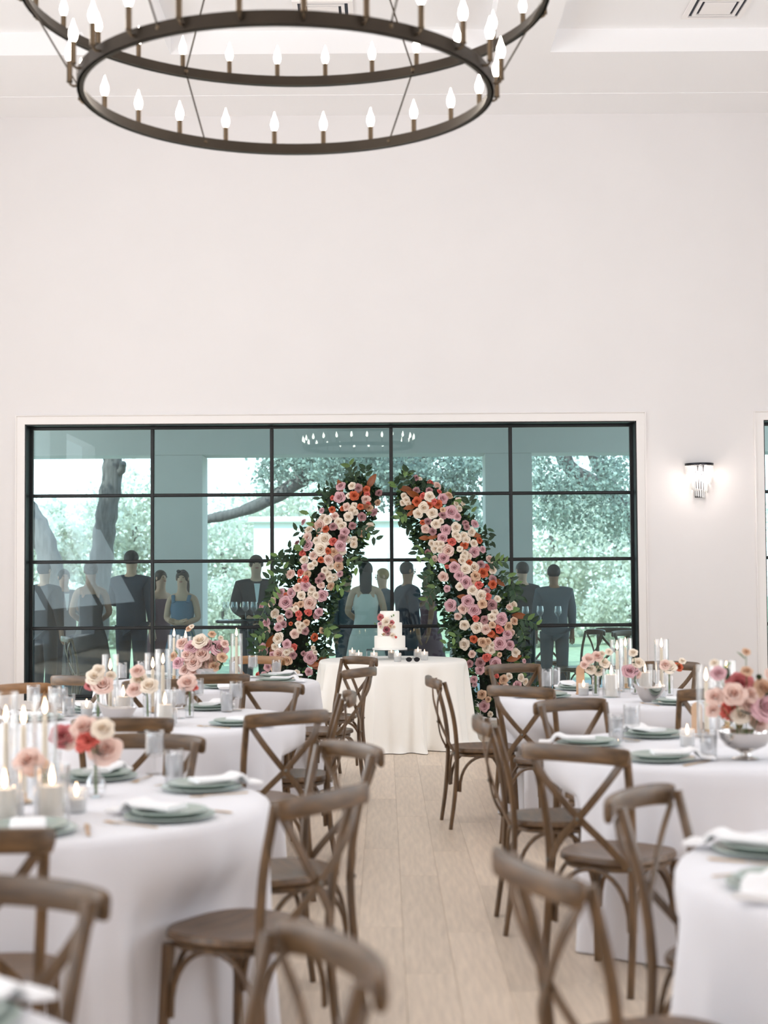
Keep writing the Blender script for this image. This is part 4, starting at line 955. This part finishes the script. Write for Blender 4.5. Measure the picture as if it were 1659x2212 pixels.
def boat_bowl(px, py, label, z=TZ+.001, s_=1.0, rz=0, m='silver'):
    x, y = free(*at_z(px, py, z), .06); b = MB(); v = []; f = []; N = 28
    prof = [(.25, 0), (.35, .0), (.55, .018), (.85, .05), (1.0, .075), (.97, .077), (.80, .052), (.45, .024), (.1, .014)]
    for r_, zz in prof:
        for i in range(N):
            a = 2*PI*i/N; lift = .03*max(0, -math.cos(a))**3*(r_ if zz > .03 else 0); v.append((.088*r_*math.cos(a), .055*r_*math.sin(a), zz+lift))
    for j in range(len(prof)-1):
        for i in range(N): k = (i+1) % N; f.append((j*N+i, j*N+k, (j+1)*N+k, (j+1)*N+i))
    f.append(tuple(reversed(range(N)))); f.append(tuple(range((len(prof)-1)*N, len(prof)*N)))
    b.add(v, f); o = ob('boat_bowl', b.mesh('boat_bowl', m, 50), None, (x, y, z), (0,0,rz), s_); tag(o, label, 'bowl')
boat_bowl(1402, 1516, 'boat-shaped silver bowl at the front of the back right table', s_=1.1)
boat_bowl(252, 1566, 'shallow grey boat-shaped bowl at the centre of the middle left table', s_=1.15, rz=.2)
# ---- nearest tables
place_setting('R0', 1615, 1925, 'on the nearest right table', nap=-35)
place_setting('R0', 1655, 1842, 'on the nearest right table at the photo edge')
place_setting('L0', 60, 2165, 'on the nearest left table')

# ------------------------------------------------------------------ cake table
z0 = TZ+.001
def acrylic():
    r = thing('acrylic_riser', 'clear acrylic riser lifting the cake above the table', 'cake stand', (.05, CKY, z0)); t = .006; w_, d_, h_ = .215, .15, .088
    ob('top', MB().box(-w_, w_, -d_, d_, h_-t, h_, .001).mesh('top', 'clear_glass', 0), r)
    for x in (-w_, w_-t): ob('side', MB().box(x, x+t, -d_, d_, 0, h_-t-.0005).mesh('side', 'frost_glass', 0), r)
acrylic()
def cake():
    z = z0+.089; r = thing('wedding_cake', 'three-tier white wedding cake with cascading flowers', 'cake', (.045, CKY, z))
    ob('cake_board', MB().lathe([(.0003, 0), (.155, 0), (.157, .003), (.155, .014), (.0003, .014)], 40, cap=False).mesh('board', 'paper', 30), r)
    zz = .0145
    for R_, h in ((.139, .108), (.111, .118), (.0875, .103)):
        ob('tier', MB().lathe([(.0003, zz), (R_-.002, zz), (R_, zz+.003), (R_, zz+h-.005), (R_-.005, zz+h), (.0003, zz+h)], 48, cap=False).mesh('tier', 'icing', 30), r); zz += h
    fl = [(822,1334,15,'R'), (834,1344,21,'W'), (846,1345,11,'R'), (821,1348,9,'P'), (835,1360,14,'D'), (851,1354,9,'W'), (838,1368,10,'M'), (829,1370,7,'T'), (847,1373,14,'W'), (855,1376,6,'C'), (843,1352,8,'T'), (822,1354,9,'W')]
    B_ = Vector((.045, CKY, z))
    for px, py, d, c in fl:
        q = at_y(px, py, CKY-.12)
        h = q.z - z; R_ = .139 if h < .122 else .111 if h < .24 else .0875
        dx = q.x-.045; yy = -math.sqrt(max(.001, (R_+.012)**2-min(dx, R_)**2)) if abs(dx) < R_ else -.02
        p = Vector((dx, yy-.006, q.z-z)); rose(r, p, d/F*CKY, c, Vector((dx*4, -1, .2)), rg)
    for px, py, rz in ((846,1334,.5), (812,1350,2.5), (828,1374,2), (843,1356,.3), (850,1332,.2)):
        q = at_y(px, py, CKY-.14)-B_; ob('leaf', leafm, r, (q.x, -.128 if py > 1345 else -.10, q.z), (.9, .3, rz), .03, 'leaf_light')
cake()
for i, (px, py, lab) in enumerate(((761, 1422, 'leftmost votive behind another on the cake table'), (775, 1428, 'votive second from left at the cake table'), (808, 1428, 'votive in front of the left end of the acrylic riser'), (846, 1413, 'votive under the cake behind the front one'), (859, 1429, 'front centre votive before the acrylic riser'), (903, 1420, 'votive behind the rightmost on the cake table'), (917, 1426, 'rightmost votive on the cake table'))):
    if i == 3: votive(0, 0, lab, x=.06, y=CKY+.22)
    else: votive(px, py, lab)
def sunglasses():
    x, y = at_z(892, 1430, z0); r = thing('sunglasses', 'black folded sunglasses at the front right of the cake table', 'sunglasses', (x, y, z0))
    for s_ in (-1, 1):
        b = MB(); out = [(s_*.034+.026*math.cos(a), .020+.020*math.sin(a)*(1.15 if math.sin(a) < 0 else .9)) for a in [2*PI*i/16 for i in range(16)]]
        b.add([(q[0], -.0015, q[1]) for q in out] + [(q[0], .0015, q[1]) for q in out], [tuple(range(16)), tuple(reversed(range(16, 32)))] + [((i+1) % 16, i, 16+i, 16+(i+1) % 16) for i in range(16)])
        ob('lens', b.mesh('lens', 'black_plastic', 0), r, (0, 0, .004))
        ob('temple', MB().sweep([(s_*.06, 0, .03), (s_*.062, .03, .028), (s_*.058, .06, .02), (s_*.056, .075, .008)], .003, .005, sides=6).mesh('temple', 'black_plastic'), r)
    ob('bridge', MB().sweep([(-.012, 0, .03), (0, -.002, .034), (.012, 0, .03)], .004, .004, sides=6).mesh('bridge', 'black_plastic'), r)
sunglasses()

# ------------------------------------------------------------------ outdoors: porch, lawn, trees
struct('patio_slab', MB().box(-9, 9, Y1+TH, 22.4, -.2, -.02).mesh('patio', 'patio', 0))
struct('lawn', MB().box(-60, 60, 22.4, 110, -.3, -.08).mesh('lawn', 'lawn', 0))
PYF = 20.0
def at_col(px): return at_y(px, 1100, PYF).x
struct('porch_beam', MB().box(-9, 9, PYF, PYF+.6, 3.12, 3.75).mesh('porch_beam', 'stucco', 0))
struct('porch_ceiling', MB().box(-9, 9, Y1+TH, PYF+.9, 3.75, 3.9).mesh('porch_ceiling', 'stucco', 0))
for x0, x1 in ((at_col(330)-4.35, at_col(330)-3.7), (at_col(331), at_col(437)), (at_col(1049), at_col(1150)), (at_col(1150)+3.7, at_col(1150)+4.35)):
    struct('porch_column', MB().box(x0, x1, PYF, PYF+.6, -.02, 3.12, .01).mesh('porch_column', 'stucco', 0))
def tree(label, path, r0, r1, branches, clusters, nleaf, leaf=.11, mm='tree_leaf', group=None, seed=1):
    rn = np.random.default_rng(seed); rg_ = random.Random(seed); P = catmull(path, 5); base = Vector((P[0].x, P[0].y, -.1))
    r = thing('oak_tree', label if isinstance(label, str) else label[0], 'tree', base, 0, group)
    b = MB().sweep([p-base for p in P], 1, 1, ref=(0,1,0), sides=12, pw=[2*(r0+(r1-r0)*i/(len(P)-1))*(1+.10*math.sin(i*2.3)) for i in range(len(P))])
    ob('trunk', b.mesh('trunk', 'bark', 70), r)
    for pth, ra, rb in branches:
        Q = catmull(pth, 4); ob('branch', MB().sweep([p-base for p in Q], 1, 1, ref=(.1,1,0), sides=8, pw=[2*(ra+(rb-ra)*i/(len(Q)-1))*(1+.1*math.sin(i*1.9)) for i in range(len(Q))]).mesh('branch', 'bark', 70), r)
    pos = []; tot = sum(c[3]*c[4] for c in clusters)
    for cx, cy, cz, rx, rz_ in clusters:
        k = max(30, int(nleaf*rx*rz_/tot)); nb = max(4, k//60)
        ctr = rn.normal(size=(nb, 3)); ctr /= np.linalg.norm(ctr, axis=1)[:, None]; ctr *= rn.uniform(.35, 1, (nb, 1))
        idx = rn.integers(0, nb, k); q = ctr[idx]*np.array([rx, rx, rz_]) + rn.normal(size=(k, 3))*.16*max(.8, rz_)
        pos.append(q + np.array([cx, cy, cz]))
    pos = np.concatenate(pos) - np.array(tuple(base)); k = len(pos)
    v, f = instances(LEAF_V[[0,1,3,5]]*np.array([1.5,1,1]), [(0,1,2,3)], pos, rand_rot(k, rn), rn.uniform(leaf*.7, leaf*1.4, k))
    o = ob('foliage', np_mesh('foliage', v, f, mm, False), r); o['kind'] = 'stuff'
def PP(px, py, y): return at_y(px, py, y)
Yt = 25.0
def grd(px, y): p = at_y(px, 1500, y); return Vector((p.x, y, -.1))
tree('leaning oak trunk in the leftmost window column', [grd(205, Yt), PP(212, 1300, Yt), PP(222, 1180, Yt), PP(232, 1100, Yt), PP(244, 1010, Yt), PP(235, 940, Yt), PP(225, 860, Yt)], .20, .15, [([PP(244, 1030, Yt), PP(262, 1015, Yt-.1), PP(266, 1000, Yt-.2)], .09, .05)], [(PP(200, 800, Yt).x, Yt, PP(200, 800, Yt).z, 2.2, .9)], 5000, seed=1)
Yu = 24.0
tree('spreading oak with thick curved limb behind the left flower column', [grd(1010, Yu+3), PP(1005, 1300, Yu+3), PP(985, 1150, Yu+2.5), PP(880, 1010, Yu+1.5), PP(720, 970, Yu+.8)], .30, .20,
 [([PP(740, 1000, Yu+1), PP(660, 1030, Yu), PP(600, 1070, Yu), PP(520, 1105, Yu), PP(430, 1125, Yu)], .15, .07), ([PP(720, 990, Yu+.8), PP(650, 1000, Yu+.4), PP(600, 960, Yu), PP(560, 900, Yu)], .16, .09), ([PP(800, 1040, Yu+1.5), PP(900, 1000, Yu+1), PP(1000, 960, Yu+.5)], .14, .06)],
 [(*PP(720, 1010, Yu-.5), .75, .38), (*PP(820, 1020, Yu), .8, .40), (*PP(960, 1040, Yu), .65, .50), (*PP(900, 1060, Yu), .6, .30), (*PP(640, 990, Yu), .55, .25), (*PP(1000, 1110, Yu), .45, .45), (*PP(590, 1020, Yu), .35, .22), (*PP(1030, 1000, Yu), .5, .4), (*PP(760, 1120, Yu+.5), .35, .22), (*PP(800, 900, Yu), 2.0, .5)], 17000, .075, seed=2)
tree('twin-stemmed oak behind the rightmost window column', [grd(1430, 27), PP(1410, 1300, 27), PP(1350, 1090, 27), PP(1240, 1020, 27), PP(1205, 950, 27), PP(1190, 880, 27)], .20, .10, [([PP(1390, 1180, 27), PP(1345, 1090, 26.8), PP(1290, 1000, 26.6), PP(1262, 940, 26.5)], .14, .1)],
 [(*PP(1180, 1040, 26), .6, .5), (*PP(1230, 1075, 26), .7, .35), (*PP(1330, 1060, 26), .6, .5), (*PP(1340, 1000, 26), .4, .3), (*PP(1200, 1110, 26), .6, .35), (*PP(1310, 1130, 26), .6, .4), (*PP(1270, 900, 26), 1.6, .5), (*PP(1160, 990, 26), .25, .2)], 8000, .075, seed=3)
tree('dark bent trunk at the left edge of the window', [grd(150, 23), PP(140, 1400, 23), PP(115, 1250, 23), PP(92, 1160, 23), PP(60, 1100, 23), PP(20, 1040, 23)], .22, .13, [], [(*PP(20, 900, 23), 1.2, .5)], 3000, seed=4)
FT = ['pale tree at the far left behind the suited men', 'pale tree behind the leaning trunk', 'pale tree filling the gap right of the leaning trunk', 'pale tree under the thick curved limb', "pale tree behind the white building's left end", 'pale tree right of the right porch column', 'pale tree behind the rightmost window column', 'pale tree behind the right rose column', 'pale tree seen through the second window at right edge']
SH = ['pale shrub behind the men at left', 'pale shrub right of the leaning trunk', 'pale shrub beside the left rose column', 'pale shrub by the right porch column', 'pale shrub behind the porch chairs at right']
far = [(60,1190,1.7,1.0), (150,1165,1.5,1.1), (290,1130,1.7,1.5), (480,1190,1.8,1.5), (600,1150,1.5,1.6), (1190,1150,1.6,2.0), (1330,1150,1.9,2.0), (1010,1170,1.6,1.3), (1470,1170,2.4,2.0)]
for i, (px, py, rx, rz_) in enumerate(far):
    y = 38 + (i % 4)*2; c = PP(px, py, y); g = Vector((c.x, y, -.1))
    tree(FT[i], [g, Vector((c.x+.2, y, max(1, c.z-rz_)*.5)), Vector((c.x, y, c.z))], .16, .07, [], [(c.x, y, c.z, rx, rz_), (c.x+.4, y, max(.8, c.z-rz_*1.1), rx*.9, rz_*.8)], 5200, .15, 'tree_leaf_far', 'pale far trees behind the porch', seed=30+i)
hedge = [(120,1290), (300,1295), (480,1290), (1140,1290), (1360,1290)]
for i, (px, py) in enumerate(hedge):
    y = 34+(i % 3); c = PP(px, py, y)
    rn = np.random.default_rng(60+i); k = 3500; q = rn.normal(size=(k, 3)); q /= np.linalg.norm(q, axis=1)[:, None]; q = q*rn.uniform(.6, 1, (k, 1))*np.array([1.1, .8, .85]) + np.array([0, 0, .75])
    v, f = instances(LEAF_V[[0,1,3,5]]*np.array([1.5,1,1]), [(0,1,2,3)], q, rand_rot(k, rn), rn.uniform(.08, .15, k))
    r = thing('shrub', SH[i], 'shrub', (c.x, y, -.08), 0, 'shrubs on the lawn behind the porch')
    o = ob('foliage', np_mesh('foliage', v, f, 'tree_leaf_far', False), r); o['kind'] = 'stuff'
    ob('stem', MB().sweep([(0,0,0), (.03,0,.4), (0,.02,.9)], .08, .08, ref=(0,1,0)).mesh('stem', 'bark'), r)
# white outbuilding
def outbuilding():
    y = 31; x0, x1 = PP(548, 1150, y).x, PP(935, 1150, y).x; h = PP(700, 1120, y).z
    r = thing('white_building', 'plain white building beyond the porch, behind the flower arch', 'building', ((x0+x1)/2, y, -.08)); w_ = (x1-x0)/2
    ob('wall', MB().box(-w_, w_, 0, 2.5, 0, h).mesh('wall', 'white_stucco', 0), r)
    ob('roof', MB().box(-w_-.1, w_+.1, -.1, 2.6, h, h+.12, .02).mesh('roof', 'white_stucco', 0), r)
    b = MB().box(-.9, .9, -.03, 0, 0, 2.1, .01); ob('door', b.mesh('door', 'white_stucco', 0), r)
outbuilding()

# ------------------------------------------------------------------ people on the porch
def skin(name, verts, edges, radii, m, parent, root=0, sub=2):
    me = bpy.data.meshes.new(name); me.from_pydata([tuple(v) for v in verts], edges, []); o = bpy.data.objects.new(name, me); COL.objects.link(o)
    md = o.modifiers.new('skin', 'SKIN'); md.use_smooth_shade = True
    for i, rr_ in enumerate(radii):
        sv = me.skin_vertices[0].data[i]; sv.radius = rr_ if isinstance(rr_, tuple) else (rr_, rr_); sv.use_root = (i == root)
    s_ = o.modifiers.new('sub', 'SUBSURF'); s_.levels = sub; s_.render_levels = sub
    dg = bpy.context.evaluated_depsgraph_get(); ev = o.evaluated_get(dg); nm = bpy.data.meshes.new_from_object(ev)
    bpy.data.objects.remove(o); nm.materials.clear(); nm.materials.append(M[m]); nm.shade_smooth()
    return ob(name, nm, parent)
def person(x, y, facing, h, label, outfit, cloth, skinm, hairm, arms='down', hair='short', lean=0.0, glasses=False):
    r = thing('person', label, 'person', (x, y, -.02), facing + PI/2); s_ = h/1.75
    V = lambda a, b_, c: Vector((a*s_, b_*s_ - lean*max(0, c-1.0)*s_, c*s_))
    fem = outfit == 'dress'; sh = .175 if fem else .205; hp = .095
    # skeleton: front is -Y
    v = [V(0,0,.98), V(0,.005,1.12), V(0,.01,1.28), V(0,.01,1.42), V(0,0,1.50), V(0,-.005,1.575), V(0,-.01,1.66), V(0,-.005,1.715)]
    e = [(0,1), (1,2), (2,3), (3,4), (4,5), (5,6), (6,7)]
    rad = [(.14*s_,.105*s_), (.115*s_,.09*s_) if fem else (.135*s_,.10*s_), (.13*s_,.10*s_) if fem else (.15*s_,.11*s_), (.10*s_,.08*s_), .052*s_, (.062*s_,.07*s_), (.075*s_,.088*s_), (.045*s_,.055*s_)]
    pose = {'down': [(sh+.02,.0,1.17), (sh+.03,-.04,.93), (sh+.03,-.05,.86)], 'crossed': [(sh+.03,.0,1.16), (.06,-.17,1.10), (-.03,-.19,1.12)], 'drink': [(sh+.04,-.02,1.17), (.12,-.24,1.24), (.09,-.27,1.31)], 'clasp': [(sh+.05,-.02,1.16), (.08,-.19,1.04), (.02,-.21,1.02)]}[arms]
    sleeve = []
    for sg in (-1, 1):
        P = pose if not (arms == 'drink' and sg < 0) else [(sh+.02,.0,1.17), (sh+.03,-.04,.93), (sh+.03,-.05,.86)]
        k = len(v); v += [V(sg*(sh-.02), .005, 1.41)] + [V(sg*a, b_, c) for a, b_, c in P]
        e += [(3,k), (k,k+1), (k+1,k+2), (k+2,k+3)]; rad += [.055*s_, .042*s_, .030*s_, .030*s_]
        sleeve.append(k)
        hand, wr = v[k+3], v[k+2]; d = (hand-wr).normalized(); side = d.cross(Vector((0,1,0))).normalized() if abs(d.y) < .9 else Vector((0,0,1))
        for q, (o_, L_) in enumerate(((-.028,.062), (-.010,.075), (.008,.072), (.024,.058))):
            kk = len(v); b0 = hand + side*o_*s_ + d*.03*s_; v += [b0, b0+d*L_*s_*.55+Vector((0,-.008,0)), b0+d*L_*s_+Vector((0,-.02,0))]; e += [(k+3,kk), (kk,kk+1), (kk+1,kk+2)]; rad += [.0095*s_, .0085*s_, .007*s_]
        kk = len(v); t0 = hand + Vector((-sg*.02, -.02, 0))*s_; v += [t0, t0+(d*.03+Vector((-sg*.012,-.02,0)))*s_]; e += [(k+3,kk), (kk,kk+1)]; rad += [.011*s_, .008*s_]
    for sg in (-1, 1):
        k = len(v); v += [V(sg*hp,0,.90), V(sg*(hp+.005),-.015,.50), V(sg*(hp+.01),.01,.10), V(sg*(hp+.012),-.02,.045), V(sg*(hp+.02),-.13,.03)]
        e += [(0,k), (k,k+1), (k+1,k+2), (k+2,k+3), (k+3,k+4)]; rad += [.085*s_, .058*s_, .040*s_, .036*s_, .028*s_]
    skin('body', v, e, rad, skinm, r)
    hc = v[6]
    ob('face', MB().lathe([(.0002, .012), (.008, .0), (.011, -.012), (.0002, -.018)], 10, (hc.x, hc.y-.088*s_, hc.z-.012)).mesh('nose', skinm), r)
    for sg in (-1, 1):
        ob('eye', MB().ell((hc.x+sg*.030*s_, hc.y-.078*s_, hc.z+.012*s_), (.011*s_, .007*s_, .006*s_), 10, 6).mesh('eye', 'hair_dark'), r)
        ob('ear', MB().ell((hc.x+sg*.076*s_, hc.y+.004, hc.z-.002), (.008*s_, .018*s_, .028*s_), 8, 6).mesh('ear', skinm), r)
    ob('mouth', MB().ell((hc.x, hc.y-.080*s_, hc.z-.042*s_), (.022*s_, .006*s_, .006*s_), 10, 6).mesh('mouth', 'lip'), r)
    b = MB().ell((hc.x, hc.y+.016*s_, hc.z+.020*s_), (.084*s_, .092*s_, .090*s_), 18, 12)
    b.v = [(x_, max(y_, hc.y-.050*s_) if z_ < hc.z+.045*s_ else y_, max(z_, hc.z-.05*s_ if hair == 'short' else z_)) for x_, y_, z_ in b.v]
    if hair == 'long': b.sweep([(hc.x, hc.y+.06*s_, hc.z+.02*s_), (hc.x, hc.y+.085*s_, hc.z-.10*s_), (hc.x, hc.y+.085*s_, hc.z-.24*s_), (hc.x, hc.y+.08*s_, hc.z-.34*s_)], .15*s_, .06*s_, ref=(0,1,0), sides=10, pw=[1, 1.05, .95, .5])
    if hair == 'bun': b.ell((hc.x, hc.y+.10*s_, hc.z+.03*s_), (.04*s_,)*3, 12, 8)
    ob('hair', b.mesh('hair', hairm, 70), r)
    if glasses:
        b = MB()
        for sg in (-1, 1): b.ell((hc.x+sg*.032*s_, hc.y-.065*s_, hc.z+.090*s_), (.028*s_, .008, .020*s_), 10, 6)
        ob('sunglasses', b.mesh('sunglasses', 'black_plastic'), r)
    if outfit == 'suit':
        T_ = [(0,0,.80), (0,.005,1.05), (0,.01,1.26), (0,.01,1.41), (0,.005,1.51)]
        vv = [V(*q) for q in T_]; ee = [(0,1), (1,2), (2,3), (3,4)]; rr_ = [(.21*s_,.165*s_), (.175*s_,.14*s_), (.19*s_,.15*s_), (.16*s_,.125*s_), .082*s_]
        for k in sleeve:
            n = len(vv); vv += [v[k], v[k+1], v[k+1].lerp(v[k+2], .92)]; ee += [(3,n), (n,n+1), (n+1,n+2)]; rr_ += [.085*s_, .064*s_, .046*s_]
        skin('jacket', vv, ee, rr_, cloth, r, sub=2)
        ob('shirt', MB().add([V(-.035,-.128,1.44), V(.035,-.128,1.44), V(.008,-.150,1.22), V(-.008,-.150,1.22), V(-.03,-.118,1.44), V(.03,-.118,1.44), V(.006,-.138,1.22), V(-.006,-.138,1.22)], [(0,3,2,1), (4,5,6,7), (0,1,5,4), (1,2,6,5), (2,3,7,6), (3,0,4,7)]).mesh('shirt', 'shirt_white', 0), r)
        vv = [V(0,0,1.02)]; ee = []; rr_ = [(.17*s_,.14*s_)]
        for sg in (-1, 1):
            n = len(vv); vv += [V(sg*hp,0,.88), V(sg*(hp+.005),-.012,.5), V(sg*(hp+.01),.008,.09)]; ee += [(0,n), (n,n+1), (n+1,n+2)]; rr_ += [.102*s_, .078*s_, .068*s_]
        skin('trousers', vv, ee, rr_, cloth, r)
    else:
        N = 28; rows = [(1.38,.135,.10), (1.28,.155,.125), (1.12,.132,.108), (1.0,.150,.13), (.85,.20,.17), (.55,.25,.22), (.25,.30,.27), (.06,.34,.31)]
        vv = []; ff = []
        for j, (z, a, b_) in enumerate(rows):
            for i in range(N):
                an = 2*PI*i/N; w_ = 1+.06*math.sin(an*9+j*.3)*max(0, (j-3)/4); q = V(a*math.cos(an)*w_, b_*math.sin(an)*w_, z); vv.append(q)
        for j in range(len(rows)-1):
            for i in range(N): k = (i+1) % N; ff.append((j*N+i, (j+1)*N+i, (j+1)*N+k, j*N+k))
        b = MB().add(vv, ff)
        ob('dress', b.mesh('dress', cloth, 60), r)
        if glasses or arms == 'crossed':
            for sg in (-1, 1): ob('strap', MB().sweep([V(sg*.09,-.105,1.36), V(sg*.105,-.06,1.45), V(sg*.10,.06,1.45), V(sg*.08,.10,1.36)], .05*s_, .012, ref=(0,1,0)).mesh('strap', cloth), r)
    for sg in (-1, 1):
        ob('shoe', MB().ell((sg*(hp+.018)*s_, -.07*s_, .035), (.042*s_, .125*s_, .034), 12, 8).mesh('shoe', 'suit_black'), r)
    return r
def person_at(px, topy, y, *a, **k):
    p = at_y(px, topy, y); return person(p.x, y, a[0], p.z+.02-(.0), *a[1:], **k)
R_ = math.radians
person_at(96, 1216, 18.2, R_(60), 'man in dark suit at the far left, mostly behind the window frame', 'suit', 'suit_black', 'skin_light', 'hair_dark')
person_at(138, 1232, 19.0, R_(-60), 'person in dark suit second from left on the porch', 'suit', 'suit_navy', 'skin_tan', 'hair_dark', arms='drink')
person_at(196, 1216, 17.6, R_(100), 'woman in strapless black dress seen from behind on the porch', 'dress', 'dress_black', 'skin_tan', 'hair_brown', hair='bun', arms='clasp')
person_at(284, 1192, 18.0, R_(75), 'tallest man in navy suit, back turned, left part of the porch', 'suit', 'suit_navy', 'skin_light', 'hair_dark', arms='drink')
person_at(347, 1234, 18.8, R_(-40), 'woman in dark mauve dress left of the woman with crossed arms', 'dress', 'dress_mauve', 'skin_light', 'hair_brown', hair='long', arms='drink')
person_at(394, 1234, 17.5, R_(-95), 'woman in blue dress with sunglasses on her head and crossed arms', 'dress', 'dress_blue', 'skin_light', 'hair_brown', hair='long', arms='crossed', glasses=True)
person_at(552, 1202, 17.8, R_(-80), 'man in dark jacket left of the rose column, looking down', 'suit', 'suit_black', 'skin_light', 'hair_brown', arms='clasp', lean=.12)
person_at(748, 1234, 19.0, R_(-50), 'man in grey suit left of the group behind the cake', 'suit', 'suit_grey', 'skin_light', 'hair_dark')
person_at(790, 1216, 17.6, R_(90), 'woman in ivory dress with long hair, back turned, behind the cake', 'dress', 'dress_ivory', 'skin_light', 'hair_dark', hair='long', arms='clasp')
person_at(826, 1230, 19.2, R_(200), 'fair-haired man in grey suit right of the ivory dress', 'suit', 'suit_grey', 'skin_light', 'hair_blonde')
person_at(880, 1216, 17.9, R_(20), 'man in dark suit right of the central window bar', 'suit', 'suit_navy', 'skin_tan', 'hair_dark', arms='drink')
person_at(925, 1226, 18.9, R_(190), 'woman in mauve dress facing the man right of centre', 'dress', 'dress_mauve', 'skin_tan', 'hair_dark', hair='bun')
person_at(1128, 1216, 18.6, R_(120), 'man in dark suit beside the right porch column', 'suit', 'suit_black', 'skin_light', 'hair_dark')
person_at(1196, 1222, 18.0, R_(95), 'man in grey suit, back turned, in the right window column', 'suit', 'suit_grey', 'skin_tan', 'hair_dark')

# ------------------------------------------------------------------ porch furniture
def high_table(px, y, h, label, n):
    p = at_y(px, 1300, y); r = thing('bar_table', label, 'table', (p.x, y, -.02))
    ob('table_top', MB().lathe([(.0003, h-.03), (.37, h-.03), (.38, h-.015), (.37, h), (.0003, h)], 36, cap=False).mesh('top', 'black_steel', 30), r)
    ob('pole', MB().lathe([(.03, .02), (.03, h-.03)], 14).mesh('pole', 'black_steel'), r); ob('base', MB().lathe([(.0003, 0), (.24, 0), (.24, .012), (.03, .03)], 28, cap=False).mesh('base', 'black_steel'), r)
    wg = MB().lathe([(.0003, 0), (.034, 0), (.034, .003), (.004, .008), (.0035, .08), (.02, .095), (.038, .125), (.040, .15), (.033, .20), (.031, .20), (.037, .15), (.034, .125), (.0003, .092)], 20, cap=False).mesh('wine_glass', 'vessel_glass', 40)
    for i in range(n):
        a = -.27+.54*i/(n-1); dy = -.12 if i % 2 else .05
        o = ob('wine_glass', wg, None, (p.x+a, y+dy, h-.02)); tag(o, ('first', 'second', 'third', 'fourth', 'fifth', 'sixth')[i] + ' wine glass from the left on the ' + label, 'wine glass', 'wine glasses on ' + label)
high_table(540, 16.9, 1.06, 'high porch table beside the left rose column', 6)
high_table(1150, 17.0, .99, 'high porch table beside the right rose column', 4)
for px, y, f_, lab in ((1285, 17.8, 200, 'dark porch chair standing in for a reflection, left of three behind the right panes'), (1325, 18.4, 250, 'dark porch chair standing in for a reflection, middle of three behind the right panes'), (1352, 17.4, 300, 'dark porch chair standing in for a reflection, rightmost behind the right panes'), (143, 16.8, 20, 'dark chair on the porch behind the lower left pane'), (1178, 19.4, 270, 'dark chair on the porch beside the right porch column')):  # the right-hand three stand in for room chairs reflected in the glass
    chair((px-830)/3300*y, y, R_(f_), lab).location.z = -.02
